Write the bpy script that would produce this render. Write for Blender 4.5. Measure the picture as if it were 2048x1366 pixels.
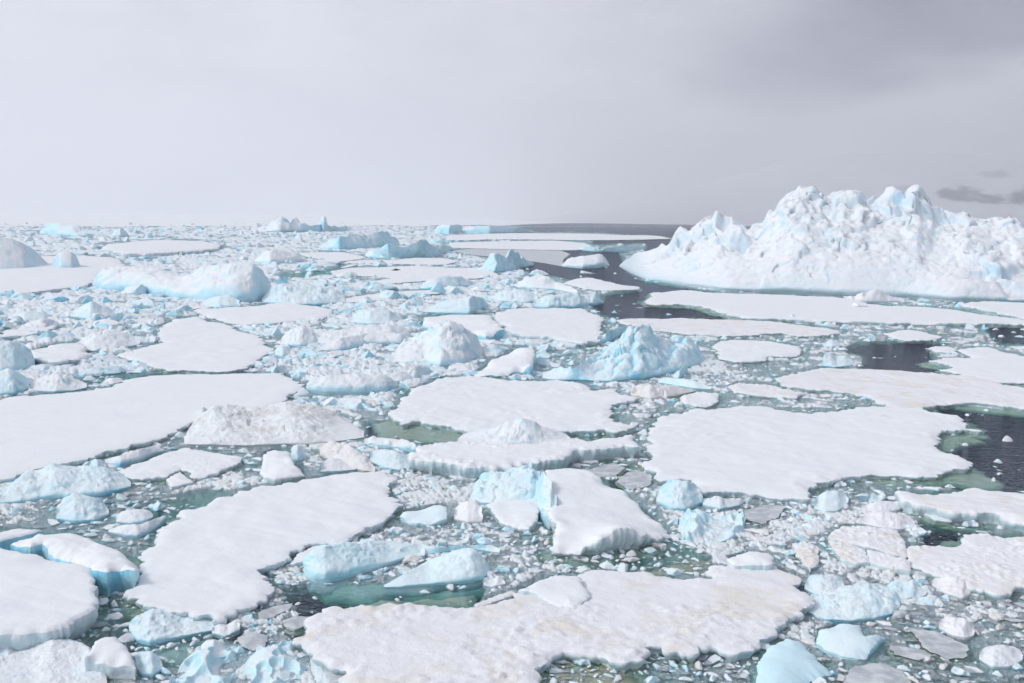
import bpy, math, random
import numpy as np
from mathutils import Matrix, Vector
from mathutils.geometry import delaunay_2d_cdt
from mathutils.kdtree import KDTree

# ---------------------------------------------------------------- camera, sky, sun, exposure
R = math.radians
sc = bpy.context.scene
for o in list(bpy.data.objects): bpy.data.objects.remove(o)
CAM_H, F_PX, W_PX, H_PX = 17.0, 1991.0, 2048.0, 1366.0
PITCH, ROLL = math.atan(246.0 / F_PX), R(1.25)
cam_d = bpy.data.cameras.new('camera'); cam = bpy.data.objects.new('camera', cam_d)
sc.collection.objects.link(cam); sc.camera = cam
cam_d.sensor_width = 36.0; cam_d.lens = 36.0 * F_PX / W_PX
cam_d.clip_start = 0.5; cam_d.clip_end = 60000.0
CAM_M = Matrix.Rotation(R(90) - PITCH, 3, 'X') @ Matrix.Rotation(ROLL, 3, 'Z')
cam.matrix_world = Matrix.Translation((0, 0, CAM_H)) @ CAM_M.to_4x4()

SUN_EL, SUN_AZ = R(42), R(-108)      # soft light from the left and a little behind, through cloud
world = bpy.data.worlds.new('World'); sc.world = world; world.use_nodes = True
wt = world.node_tree; wt.nodes.clear()
def N(t, kind, **kw):
    n = t.nodes.new(kind)
    for k, v in kw.items(): setattr(n, k, v)
    return n
w_out = N(wt, 'ShaderNodeOutputWorld')
sky = N(wt, 'ShaderNodeTexSky', sky_type='NISHITA', sun_disc=False, sun_elevation=SUN_EL, sun_rotation=SUN_AZ)
bg_sky = N(wt, 'ShaderNodeBackground'); bg_sky.inputs['Strength'].default_value = 0.10
wt.links.new(sky.outputs[0], bg_sky.inputs['Color'])
tc = N(wt, 'ShaderNodeTexCoord')
mp = N(wt, 'ShaderNodeMapping'); mp.inputs['Scale'].default_value = (1.0, 1.0, 2.6); mp.inputs['Location'].default_value = (0.35, 0.2, 0.15)
wt.links.new(tc.outputs['Generated'], mp.inputs['Vector'])
cn = N(wt, 'ShaderNodeTexNoise'); cn.inputs['Scale'].default_value = 2.2; cn.inputs['Detail'].default_value = 4.0; cn.inputs['Roughness'].default_value = 0.45; cn.inputs['Distortion'].default_value = 0.3
wt.links.new(mp.outputs[0], cn.inputs['Vector'])
def wmath(op, a, b=None, c=None, clamp=False):
    n = N(wt, 'ShaderNodeMath', operation=op); n.use_clamp = clamp
    for i, v in enumerate((a, b, c)):
        if v is None: continue
        if isinstance(v, (int, float)): n.inputs[i].default_value = v
        else: wt.links.new(v, n.inputs[i])
    return n.outputs[0]
def wstep(v, lo, hi):
    n = N(wt, 'ShaderNodeMapRange', interpolation_type='SMOOTHSTEP'); n.inputs['From Min'].default_value = lo; n.inputs['From Max'].default_value = hi
    wt.links.new(v, n.inputs['Value']); return n.outputs[0]
sp = N(wt, 'ShaderNodeSeparateXYZ'); wt.links.new(tc.outputs['Generated'], sp.inputs[0])
cn2 = N(wt, 'ShaderNodeTexNoise'); cn2.inputs['Scale'].default_value = 5.5; cn2.inputs['Detail'].default_value = 5.0; cn2.inputs['Roughness'].default_value = 0.5
wt.links.new(mp.outputs[0], cn2.inputs['Vector'])
warp = wmath('MULTIPLY_ADD', wmath('SUBTRACT', cn2.outputs['Fac'], 0.5), 0.16, sp.outputs['Z'])
warpx = wmath('MULTIPLY_ADD', wmath('SUBTRACT', cn.outputs['Fac'], 0.5), 0.7, sp.outputs['X'])
bank = wmath('MULTIPLY', wstep(warp, 0.10, 0.17), wstep(warpx, -0.05, 0.40))        # the cloud base lifts and thickens to the right
soft = wmath('MULTIPLY', wstep(warpx, -0.5, 0.8), 0.08)
tone = wmath('ADD', wmath('MULTIPLY', bank, 0.72), wmath('ADD', soft, wmath('MULTIPLY', wmath('SUBTRACT', cn2.outputs['Fac'], 0.42), 0.95)), None, True)
cr = N(wt, 'ShaderNodeValToRGB')
cr.color_ramp.elements[0].position = 0.0; cr.color_ramp.elements[0].color = (0.735, 0.745, 0.815, 1)
cr.color_ramp.elements[1].position = 1.0; cr.color_ramp.elements[1].color = (0.13, 0.135, 0.21, 1)
wt.links.new(tone, cr.inputs['Fac'])
bg_cl = N(wt, 'ShaderNodeBackground'); bg_cl.inputs['Strength'].default_value = 1.0
wt.links.new(cr.outputs['Color'], bg_cl.inputs['Color'])
mxw = N(wt, 'ShaderNodeMixShader'); mxw.inputs[0].default_value = 0.96
wt.links.new(bg_sky.outputs[0], mxw.inputs[1]); wt.links.new(bg_cl.outputs[0], mxw.inputs[2]); wt.links.new(mxw.outputs[0], w_out.inputs['Surface'])

sun_d = bpy.data.lights.new('sun', 'SUN'); sun = bpy.data.objects.new('sun', sun_d); sc.collection.objects.link(sun)
sun_d.energy = 1.5; sun_d.angle = R(15); sun_d.color = (1.0, 0.992, 0.97)
sdir = Vector((math.sin(SUN_AZ) * math.cos(SUN_EL), math.cos(SUN_AZ) * math.cos(SUN_EL), math.sin(SUN_EL)))
sun.rotation_euler = (-sdir).to_track_quat('-Z', 'Y').to_euler()

sc.view_settings.view_transform = 'Standard'; sc.view_settings.look = 'None'
sc.view_settings.exposure = 0.22; sc.view_settings.gamma = 1.0; sc.view_settings.use_curve_mapping = False
cy = sc.cycles
cy.max_bounces = 8; cy.diffuse_bounces = 3; cy.glossy_bounces = 2; cy.transmission_bounces = 5; cy.volume_bounces = 2; cy.transparent_max_bounces = 6
cy.use_denoising = True; cy.use_adaptive_sampling = True; cy.adaptive_threshold = 0.015
cy.sample_clamp_indirect = 6.0

# ---------------------------------------------------------------- helpers
rng = np.random.default_rng(7)
CM = np.array(CAM_M)
def rays(px):
    px = np.asarray(px, float).reshape(-1, 2)
    d = np.stack([(px[:, 0] - W_PX / 2) / F_PX, -(px[:, 1] - H_PX / 2) / F_PX, -np.ones(len(px))], 1)
    return d @ CM.T
def ground(px, z=0.0):
    d = rays(px); t = (z - CAM_H) / np.minimum(d[:, 2], -1e-4)
    return d[:, :2] * t[:, None]
def px_size(dist): return dist / F_PX
def catmull(pts, n_per):
    p = np.asarray(pts, float); m = len(p); out = []
    for i in range(m):
        a, b, c, d = p[i - 1], p[i], p[(i + 1) % m], p[(i + 2) % m]
        t = np.linspace(0, 1, max(2, n_per[i]), endpoint=False)[:, None]
        lin = b + (c - b) * t
        cub = 0.5 * ((2 * b) + (-a + c) * t + (2 * a - 5 * b + 4 * c - d) * t**2 + (-a + 3 * b - 3 * c + d) * t**3)
        out.append(0.2 * cub + 0.8 * lin)
    return np.concatenate(out)

def inside(q, b):
    ins = np.zeros(len(q), bool)
    for (x1, y1), (x2, y2) in zip(b, np.roll(b, -1, 0)):
        c = (y1 <= q[:, 1]) != (y2 <= q[:, 1])
        if y1 != y2: ins ^= c & (q[:, 0] < x1 + (q[:, 1] - y1) / (y2 - y1) * (x2 - x1))
    return ins
def fill_outline(b, q, eps=1e-5):
    n = len(b); allp = np.concatenate([b, q]) if len(q) else b
    vo, _, fo, *_ = delaunay_2d_cdt([Vector(v) for v in allp], [(i, (i + 1) % n) for i in range(n)], [], 0, eps, False)
    v = np.array([(a.x, a.y) for a in vo]); f = np.array([t for t in fo if len(t) == 3], np.int64)
    f = f[inside(v[f].mean(1), b)]
    a, bb, c = v[f[:, 0]], v[f[:, 1]], v[f[:, 2]]
    flip = ((bb[:, 0] - a[:, 0]) * (c[:, 1] - a[:, 1]) - (bb[:, 1] - a[:, 1]) * (c[:, 0] - a[:, 0])) < 0
    f[flip] = f[flip][:, ::-1]
    return v, f
def _hash(ix, iy, iz, seed):
    h = (ix.astype(np.int64) * 374761393 + iy.astype(np.int64) * 668265263 + iz.astype(np.int64) * 2147483647 + seed * 974634777) & 0xFFFFFFFF
    h = h.astype(np.uint64)
    h = ((h ^ (h >> np.uint64(13))) * np.uint64(1274126177)) & np.uint64(0xFFFFFFFF)
    h = ((h ^ (h >> np.uint64(16))) * np.uint64(2246822519)) & np.uint64(0xFFFFFFFF)
    h = h ^ (h >> np.uint64(15))
    return h.astype(np.float64) / 4294967295.0
def vnoise(p, seed=0):
    i = np.floor(p).astype(np.int64); f = p - i; f = f * f * f * (f * (f * 6 - 15) + 10)
    r = 0.0
    for dx in (0, 1):
        wx = f[:, 0] if dx else 1 - f[:, 0]
        for dy in (0, 1):
            wy = f[:, 1] if dy else 1 - f[:, 1]
            for dz in (0, 1):
                wz = f[:, 2] if dz else 1 - f[:, 2]
                r = r + wx * wy * wz * _hash(i[:, 0] + dx, i[:, 1] + dy, i[:, 2] + dz, seed)
    return r * 2 - 1
def vnoise2(p, seed=0):
    i = np.floor(p).astype(np.int64); f = p - i; f = f * f * f * (f * (f * 6 - 15) + 10)
    r = 0.0; z = np.zeros(len(p), np.int64)
    for dx in (0, 1):
        wx = f[:, 0] if dx else 1 - f[:, 0]
        for dy in (0, 1):
            wy = f[:, 1] if dy else 1 - f[:, 1]
            r = r + wx * wy * _hash(i[:, 0] + dx, i[:, 1] + dy, z, seed)
    return r * 2 - 1
def fbm(p, oct=4, seed=0, gain=0.5):
    fn = vnoise2 if p.shape[1] == 2 else vnoise
    r = 0.0; a = 1.0; s = 1.0; tot = 0.0
    for k in range(oct):
        r = r + a * fn(p * s + 17.3 * k, seed + k * 31); tot += a; a *= gain; s *= 2.03
    return r / tot
def facets(p, seed=0, tilt=1.0):
    """Broken blocks: each Voronoi cell is a tilted plane with its own height."""
    i = np.floor(p).astype(np.int64); best = np.full(len(p), 1e9); val = np.zeros(len(p)); second = np.full(len(p), 1e9)
    z = np.zeros(len(p), np.int64)
    for dx in (-1, 0, 1):
        for dy in (-1, 0, 1):
            a, b = i[:, 0] + dx, i[:, 1] + dy
            cx = a + _hash(a, b, z, seed); cyy = b + _hash(a, b, z + 1, seed)
            ddx, ddy = p[:, 0] - cx, p[:, 1] - cyy
            d = ddx * ddx + ddy * ddy
            tx = (_hash(a, b, z + 2, seed) - 0.5) * 2 * tilt; ty = (_hash(a, b, z + 3, seed) - 0.5) * 2 * tilt
            v = _hash(a, b, z + 4, seed) * 2 - 1 + tx * ddx + ty * ddy
            closer = d < best
            second = np.where(closer, best, np.minimum(second, d))
            val = np.where(closer, v, val); best = np.where(closer, d, best)
    return val, np.sqrt(second) - np.sqrt(best)

def mesh_from(name, V, Fc, mat, smooth=True):
    """V (n,3), Fc an (m,3) or (m,4) index array."""
    me = bpy.data.meshes.new(name); Fc = np.asarray(Fc, np.int32); k = Fc.shape[1]
    me.vertices.add(len(V)); me.vertices.foreach_set('co', np.asarray(V, np.float32).ravel())
    me.loops.add(Fc.size); me.loops.foreach_set('vertex_index', Fc.ravel())
    me.polygons.add(len(Fc)); me.polygons.foreach_set('loop_start', np.arange(0, Fc.size, k, dtype=np.int32))
    me.polygons.foreach_set('use_smooth', np.full(len(Fc), smooth, bool))
    me.update(calc_edges=True); me.validate()
    if mat: me.materials.append(mat)
    return me
def link(name, data, parent=None, loc=None):
    o = bpy.data.objects.new(name, data); sc.collection.objects.link(o)
    if parent: o.parent = parent
    if loc is not None: o.location = loc
    return o
def tag(o, label=None, cat=None, group=None, kind=None):
    if label: o['label'] = label
    if cat: o['category'] = cat
    if group: o['group'] = group
    if kind: o['kind'] = kind
    return o

# ---------------------------------------------------------------- materials
def mat_base(name):
    m = bpy.data.materials.new(name); m.use_nodes = True; t = m.node_tree; t.nodes.clear()
    return m, t, N(t, 'ShaderNodeOutputMaterial')
def noise_node(t, vec, scale, detail=3, rough=0.5, dist=0.0):
    n = N(t, 'ShaderNodeTexNoise'); n.inputs['Scale'].default_value = scale; n.inputs['Detail'].default_value = detail
    n.inputs['Roughness'].default_value = rough; n.inputs['Distortion'].default_value = dist
    t.links.new(vec, n.inputs['Vector']); return n.outputs['Fac']
def ramp(t, fac, a, b, ca=(0, 0, 0, 1), cb=(1, 1, 1, 1)):
    n = N(t, 'ShaderNodeValToRGB'); e = n.color_ramp.elements
    e[0].position, e[1].position = a, b; e[0].color, e[1].color = ca, cb
    t.links.new(fac, n.inputs['Fac']); return n.outputs['Color']
def math_node(t, op, a, b=None, c=None):
    n = N(t, 'ShaderNodeMath', operation=op)
    for i, v in enumerate((a, b, c)):
        if v is None: continue
        if isinstance(v, (int, float)): n.inputs[i].default_value = v
        else: t.links.new(v, n.inputs[i])
    return n.outputs[0]
def mixc(t, fac, a, b):
    n = N(t, 'ShaderNodeMix', data_type='RGBA')
    for i, v in ((0, fac), (6, a), (7, b)):
        if isinstance(v, (int, float)): n.inputs[i].default_value = v
        elif isinstance(v, tuple): n.inputs[i].default_value = v + (1,) if len(v) == 3 else v
        else: t.links.new(v, n.inputs[i])
    return n.outputs[2]

def ice_material(name, snow=(0.86, 0.865, 0.885), ice=(0.60, 0.80, 0.88), deep=(0.30, 0.62, 0.80), lo=0.35, hi=0.75, wobble=0.5,
                 nscale=0.6, deep_amt=0.25, stain=None, stain_amt=0.0, stain_scale=0.5, bump=0.35, bscale=3.0, rough=0.62, sss=0.0, algae=False):
    """Wind-packed snow on the flat, bare glacier or sea ice on the steep; bands of clearer, bluer ice in it."""
    m, t, out = mat_base(name)
    g = N(t, 'ShaderNodeNewGeometry'); pos = g.outputs['Position']
    sep = N(t, 'ShaderNodeSeparateXYZ'); t.links.new(g.outputs['Normal'], sep.inputs[0])
    n1 = noise_node(t, pos, nscale, 4, 0.6)
    s = math_node(t, 'MULTIPLY_ADD', math_node(t, 'SUBTRACT', n1, 0.5), wobble * 2, sep.outputs['Z'])
    cover = ramp(t, s, lo, hi)
    vein = ramp(t, noise_node(t, pos, nscale * 0.55, 3, 0.55, 0.8), 0.60 - deep_amt * 0.5, 0.78 - deep_amt * 0.3)
    icec = mixc(t, vein, ice, deep)
    grain = noise_node(t, pos, 7.0, 3, 0.6)
    snowc = mixc(t, ramp(t, grain, 0.3, 0.75), tuple(c * 0.955 for c in snow), snow)
    col = mixc(t, cover, icec, snowc)
    ab = N(t, 'ShaderNodeAttribute', attribute_name='bare')
    col = mixc(t, math_node(t, 'MULTIPLY', ab.outputs['Fac'], 0.8), col, tuple(c * f for c, f in zip(deep, (0.7, 0.92, 1.0))))
    if stain:
        st = ramp(t, noise_node(t, pos, stain_scale, 5, 0.62, 0.6), 0.62 - stain_amt * 0.35, 0.80 - stain_amt * 0.25)
        col = mixc(t, math_node(t, 'MULTIPLY', st, 0.85), col, stain)
    if algae:      # brown-green diatom layer in the lower edge of the sea ice
        sp = N(t, 'ShaderNodeSeparateXYZ'); t.links.new(pos, sp.inputs[0])
        zz = math_node(t, 'MULTIPLY_ADD', noise_node(t, pos, 0.35, 3), 0.5, math_node(t, 'MULTIPLY', sp.outputs['Z'], 1.6))
        al = ramp(t, zz, 0.10, 0.42, (1, 1, 1, 1), (0, 0, 0, 1))
        patch = ramp(t, noise_node(t, pos, 0.16, 3), 0.45, 0.62)
        col = mixc(t, math_node(t, 'MULTIPLY', math_node(t, 'MULTIPLY', al, patch), 0.7), col, (0.50, 0.47, 0.28))
    p = N(t, 'ShaderNodeBsdfPrincipled'); t.links.new(col, p.inputs['Base Color'])
    rg = ramp(t, cover, 0.0, 1.0, (rough * 0.62,) * 3 + (1,), (rough + 0.18,) * 3 + (1,)); t.links.new(rg, p.inputs['Roughness'])
    p.inputs['IOR'].default_value = 1.31; p.inputs['Specular IOR Level'].default_value = 0.35
    if sss > 0:
        p.inputs['Subsurface Weight'].default_value = sss; p.inputs['Subsurface Radius'].default_value = (0.15, 0.55, 0.9); p.inputs['Subsurface Scale'].default_value = 0.35
    hsum = math_node(t, 'ADD', noise_node(t, pos, bscale, 5, 0.65), math_node(t, 'MULTIPLY', noise_node(t, pos, bscale * 6, 3, 0.6), 0.25))
    b = N(t, 'ShaderNodeBump'); b.inputs['Strength'].default_value = bump; b.inputs['Distance'].default_value = 0.18 * 3.0 / bscale
    t.links.new(hsum, b.inputs['Height']); t.links.new(b.outputs[0], p.inputs['Normal']); t.links.new(p.outputs[0], out.inputs['Surface'])
    return m

MAT = {}
MAT['snow'] = ice_material('snow', snow=(0.86, 0.89, 0.91), ice=(0.74, 0.83, 0.87), deep=(0.66, 0.80, 0.87), lo=0.2, hi=0.55, wobble=0.25, nscale=1.2, stain=(0.77, 0.81, 0.85), stain_amt=0.10, stain_scale=0.22, bump=0.16, bscale=1.3, rough=0.7)
MAT['snow_stained'] = ice_material('snow_stained', snow=(0.86, 0.875, 0.895), ice=(0.76, 0.82, 0.84), deep=(0.70, 0.80, 0.84), lo=0.2, hi=0.55, wobble=0.25, nscale=1.2, stain=(0.74, 0.68, 0.58), stain_amt=0.30, stain_scale=0.30, bump=0.35, bscale=2.2, rough=0.7)
MAT['edge'] = ice_material('floe_edge', snow=(0.84, 0.865, 0.885), ice=(0.66, 0.78, 0.82), deep=(0.50, 0.70, 0.76), lo=0.0, hi=0.7, nscale=1.4, bump=0.6, bscale=4.0, algae=True)
MAT['foot'] = ice_material('submerged_ice', snow=(0.82, 0.90, 0.76), ice=(0.74, 0.86, 0.72), deep=(0.62, 0.76, 0.60), lo=0.0, hi=0.8, nscale=0.7, bump=0.6, bscale=2.0, stain=(0.56, 0.58, 0.36), stain_amt=0.2, stain_scale=0.3)
MAT['berg'] = ice_material('berg_ice', snow=(0.86, 0.895, 0.915), ice=(0.58, 0.84, 0.935), deep=(0.28, 0.70, 0.91), lo=0.25, hi=0.92, wobble=0.45, nscale=0.5, deep_amt=0.14, bump=0.5, bscale=2.2)
MAT['iceberg'] = ice_material('iceberg_ice', snow=(0.87, 0.895, 0.915), ice=(0.74, 0.87, 0.945), deep=(0.42, 0.76, 0.97), lo=0.15, hi=0.80, wobble=0.35, nscale=0.10, deep_amt=0.0, bump=0.45, bscale=0.8)
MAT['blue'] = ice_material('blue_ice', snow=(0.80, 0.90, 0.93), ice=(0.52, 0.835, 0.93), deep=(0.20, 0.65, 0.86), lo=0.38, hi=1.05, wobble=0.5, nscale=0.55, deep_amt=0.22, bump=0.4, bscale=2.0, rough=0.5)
MAT['clear'] = ice_material('clear_blue_ice', snow=(0.79, 0.91, 0.94), ice=(0.58, 0.86, 0.935), deep=(0.38, 0.77, 0.89), lo=0.4, hi=1.1, wobble=0.4, nscale=0.5, deep_amt=0.18, bump=0.16, bscale=1.2, rough=0.36)
MAT['glassy'] = ice_material('glassy_blue_ice', snow=(0.66, 0.88, 0.94), ice=(0.52, 0.82, 0.92), deep=(0.38, 0.74, 0.88), lo=0.4, hi=1.2, wobble=0.3, nscale=0.5, deep_amt=0.15, bump=0.1, bscale=1.2, rough=0.22)
MAT['turquoise'] = ice_material('submerged_clear_ice', snow=(0.72, 0.92, 0.90), ice=(0.62, 0.88, 0.86), deep=(0.50, 0.80, 0.80), lo=0.1, hi=0.9, nscale=0.5, bump=0.3, bscale=1.2)
MAT['dirty'] = ice_material('dirty_ice', snow=(0.84, 0.875, 0.89), ice=(0.74, 0.81, 0.84), deep=(0.62, 0.75, 0.80), lo=0.1, hi=0.8, nscale=0.5, stain=(0.62, 0.61, 0.59), stain_amt=0.42, stain_scale=0.28, bump=0.5, bscale=6.0)
MAT['yellow'] = ice_material('algae_stained_ice', snow=(0.855, 0.86, 0.855), ice=(0.82, 0.81, 0.755), deep=(0.74, 0.70, 0.58), lo=-0.1, hi=0.5, nscale=1.8, stain=(0.70, 0.63, 0.48), stain_amt=-0.1, stain_scale=1.3, bump=0.9, bscale=5.0)
MAT['grey'] = ice_material('wet_grey_ice', snow=(0.47, 0.51, 0.54), ice=(0.36, 0.41, 0.44), deep=(0.30, 0.36, 0.39), lo=0.2, hi=0.9, wobble=0.9, nscale=2.2, stain=(0.76, 0.79, 0.80), stain_amt=0.62, stain_scale=1.3, bump=0.5, bscale=6.0, rough=0.3)
MAT['brash'] = ice_material('brash_ice', snow=(0.86, 0.895, 0.91), ice=(0.66, 0.85, 0.90), deep=(0.40, 0.76, 0.87), lo=0.05, hi=0.9, wobble=0.6, nscale=0.9, bump=0.5, bscale=6.0)
MAT['pool'] = ice_material('algae_brown_ice', snow=(0.70, 0.68, 0.50), ice=(0.60, 0.58, 0.40), deep=(0.50, 0.48, 0.30), lo=0.0, hi=0.8, nscale=0.9, stain=(0.78, 0.80, 0.72), stain_amt=0.1, stain_scale=1.2, bump=0.6, bscale=3.0)
MAT['pack'] = ice_material('pack_ice', snow=(0.84, 0.89, 0.915), ice=(0.54, 0.82, 0.93), deep=(0.26, 0.68, 0.89), lo=0.34, hi=1.0, wobble=0.6, nscale=0.35, deep_amt=0.16, bump=0.6, bscale=3.0)
MAT['slush'] = ice_material('slush_ice', snow=(0.82, 0.87, 0.88), ice=(0.68, 0.82, 0.84), deep=(0.50, 0.74, 0.78), lo=0.1, hi=0.9, wobble=0.6, nscale=1.1, bump=0.6, bscale=6.0, rough=0.5)

def water_material():
    m, t, out = mat_base('sea_water')
    g = N(t, 'ShaderNodeNewGeometry'); pos = g.outputs['Position']
    mpn = N(t, 'ShaderNodeMapping'); mpn.inputs['Scale'].default_value = (1.0, 1.5, 1.0); mpn.inputs['Rotation'].default_value = (0, 0, R(18)); t.links.new(pos, mpn.inputs['Vector'])
    h = math_node(t, 'ADD', noise_node(t, mpn.outputs[0], 2.4, 3, 0.55, 0.4), math_node(t, 'MULTIPLY', noise_node(t, mpn.outputs[0], 0.5, 2, 0.5), 1.6))
    b = N(t, 'ShaderNodeBump'); b.inputs['Strength'].default_value = 1.0; b.inputs['Distance'].default_value = 0.22
    t.links.new(h, b.inputs['Height'])
    fr = N(t, 'ShaderNodeFresnel'); fr.inputs['IOR'].default_value = 1.333; t.links.new(b.outputs[0], fr.inputs['Normal'])
    gl = N(t, 'ShaderNodeBsdfGlossy'); gl.inputs['Roughness'].default_value = 0.08; gl.inputs['Color'].default_value = (0.78, 0.84, 0.98, 1); t.links.new(b.outputs[0], gl.inputs['Normal'])
    rf = N(t, 'ShaderNodeBsdfRefraction'); rf.inputs['IOR'].default_value = 1.333; rf.inputs['Roughness'].default_value = 0.0; rf.inputs['Color'].default_value = (1, 1, 1, 1)
    b2 = N(t, 'ShaderNodeBump'); b2.inputs['Strength'].default_value = 0.35; b2.inputs['Distance'].default_value = 0.12; t.links.new(h, b2.inputs['Height']); t.links.new(b2.outputs[0], rf.inputs['Normal'])
    mx = N(t, 'ShaderNodeMixShader'); t.links.new(math_node(t, 'MINIMUM', fr.outputs[0], 0.44), mx.inputs[0]); t.links.new(rf.outputs[0], mx.inputs[1]); t.links.new(gl.outputs[0], mx.inputs[2])
    t.links.new(mx.outputs[0], out.inputs['Surface'])
    va = N(t, 'ShaderNodeVolumeAbsorption'); va.inputs['Color'].default_value = (0.26, 0.76, 0.66, 1); va.inputs['Density'].default_value = 0.74
    t.links.new(va.outputs[0], out.inputs['Volume'])
    return m
MAT['water'] = water_material()

def plain(name, col, rough=0.6, bump_scale=None):
    m, t, out = mat_base(name); p = N(t, 'ShaderNodeBsdfPrincipled'); p.inputs['Roughness'].default_value = rough
    g = N(t, 'ShaderNodeNewGeometry')
    n = noise_node(t, g.outputs['Position'], bump_scale or 4.0, 4, 0.6)
    t.links.new(mixc(t, n, tuple(c * 0.7 for c in col), tuple(min(1, c * 1.3) for c in col)), p.inputs['Base Color'])
    t.links.new(p.outputs[0], out.inputs['Surface']); return m
MAT['seal'] = plain('seal_fur', (0.035, 0.026, 0.022), 0.55)

# ---------------------------------------------------------------- setting: sea, fast ice, mountains
def box_mesh(name, x0, x1, y0, y1, z0, z1, mat):
    V = [(x, y, z) for z in (z0, z1) for y in (y0, y1) for x in (x0, x1)]
    return mesh_from(name, np.array(V), np.array([(0, 2, 3, 1), (4, 5, 7, 6), (0, 1, 5, 4), (2, 6, 7, 3), (0, 4, 6, 2), (1, 3, 7, 5)]), mat, False)
tag(link('sea_water', box_mesh('sea_water', -14000, 14000, -150, 18000, -45, 0, MAT['water'])), kind='structure')

def mountain_material():
    m, t, out = mat_base('mountain_snow_and_rock')
    g = N(t, 'ShaderNodeNewGeometry'); pos = g.outputs['Position']
    at = N(t, 'ShaderNodeAttribute', attribute_name='rock')
    col = mixc(t, at.outputs['Fac'], (0.70, 0.71, 0.745), (0.06, 0.06, 0.07))
    p = N(t, 'ShaderNodeBsdfPrincipled'); p.inputs['Roughness'].default_value = 0.8; t.links.new(col, p.inputs['Base Color']); t.links.new(p.outputs[0], out.inputs['Surface'])
    return m
MAT['mountain'] = mountain_material()
def build_mountain():
    dist = 8200.0; nx, ny = 260, 70
    X = np.linspace(-650, 8400, nx); Y = np.linspace(dist, dist + 2600, ny)
    gx, gy = np.meshgrid(X, Y); p = np.stack([gx.ravel(), gy.ravel()], 1)
    v = (p[:, 1] - dist) / 2600.0
    rise = np.clip((p[:, 0] + 210) / 4100.0, 0, 1); rise = rise * rise * (3 - 2 * rise)
    rid = 1 - np.abs(fbm(p / 1500.0, 5, 3))
    H = rise * (np.clip(v * 1.25, 0, 1) ** 0.85) * (720 + 80 * rid ** 2) + 18 * rise * fbm(p / 360.0, 4, 9) * np.clip(v * 5, 0, 1)
    H = np.where(v < 0.01, -8, H)
    V = np.stack([p[:, 0], p[:, 1], H], 1)
    i = np.arange(ny - 1)[:, None] * nx + np.arange(nx - 1)[None]; Fc = np.stack([i, i + 1, i + 1 + nx, i + nx], -1).reshape(-1, 4)
    me = mesh_from('mountain', V, Fc, MAT['mountain'])
    # bare rock outcrops where the photograph shows them through the fog
    d = V - np.array([0, 0, CAM_H]); c = d @ CM
    ix = W_PX / 2 + F_PX * c[:, 0] / -c[:, 2]; iy = H_PX / 2 - F_PX * c[:, 1] / -c[:, 2]
    rock = np.zeros(len(V))
    for (x, y, a, b, k) in ((1925, 388, 40, 14, 0.9), (1985, 397, 30, 9, 0.9), (2045, 398, 40, 12, 1.0), (1985, 349, 28, 7, 0.45), (1588, 299, 9, 14, 0.5), (2110, 385, 60, 20, 1.0), (1815, 378, 26, 8, 0.35)):
        rock = np.maximum(rock, k * np.clip(1.5 - ((ix - x) / a) ** 2 - ((iy - y) / b) ** 2 + 1.3 * fbm(p / 90.0, 4, 21), 0, 1))
    at = me.attributes.new('rock', 'FLOAT', 'POINT'); at.data.foreach_set('value', rock.astype(np.float32))
    tag(link('mountain', me), kind='structure')
build_mountain()

def build_fast_ice():
    ex = np.r_[np.arange(-520, 1041, 40), 1062, 1085, 1120, 1170, 1230, 1300, 1390, 1480, 1700, 2000, 2300].astype(float)
    ey = np.interp(ex, [-520, 0, 300, 600, 950, 1040, 1062, 1085, 1120, 1170, 1300, 1480, 2000, 2300], [444, 452, 453, 453, 451, 450, 448.4, 447.2, 446.4, 446, 447.8, 451.4, 461, 467.4])
    ey = ey + rng.uniform(-1, 1, len(ex)) * np.where(ex < 1050, 1.2, 0.35)
    near = ground(np.c_[ex, ey], 0.4)
    pts = np.concatenate([near, np.array([(13900, near[-1, 1]), (13900, 17800), (-13900, 17800), (-13900, near[0, 1])])])
    n = len(pts); V = np.concatenate([np.c_[pts, np.full(n, 0.45)], np.c_[pts, np.full(n, -1.5)]])
    me = bpy.data.meshes.new('fast_ice'); fs = [tuple(range(n))] + [(i, i + n, (i + 1) % n + n, (i + 1) % n) for i in range(n)]
    me.from_pydata([tuple(v) for v in V], [], fs); me.update(); me.materials.append(MAT['snow'])
    tag(link('fast_ice', me), kind='structure')
build_fast_ice()

# ---------------------------------------------------------------- image-plane bookkeeping, only to know which water is still free
OX, OY, MW, MH = 300, -400, 2650, 1120         # mask covers x -300..2350, y 400..1520
taken = np.zeros((MH, MW), bool); floe_area = np.zeros((MH, MW), bool)
def fill_poly(px, mask=None, val=True):
    px = np.asarray(px, float); x = px[:, 0] + OX; y = px[:, 1] + OY; m = taken if mask is None else mask
    x2, y2 = np.roll(x, -1), np.roll(y, -1)
    for r in range(max(0, int(y.min())), min(MH, int(y.max()) + 1)):
        yc = r + 0.5; c = (y <= yc) != (y2 <= yc)
        if not c.any(): continue
        xs = np.sort(x[c] + (yc - y[c]) / (y2[c] - y[c]) * (x2[c] - x[c]))
        for a, b in zip(xs[::2], xs[1::2]): m[r, max(0, int(a)):max(0, int(b) + 1)] = val
def P(s): return [tuple(float(v) for v in q.split(',')) for q in s.split()]

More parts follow.
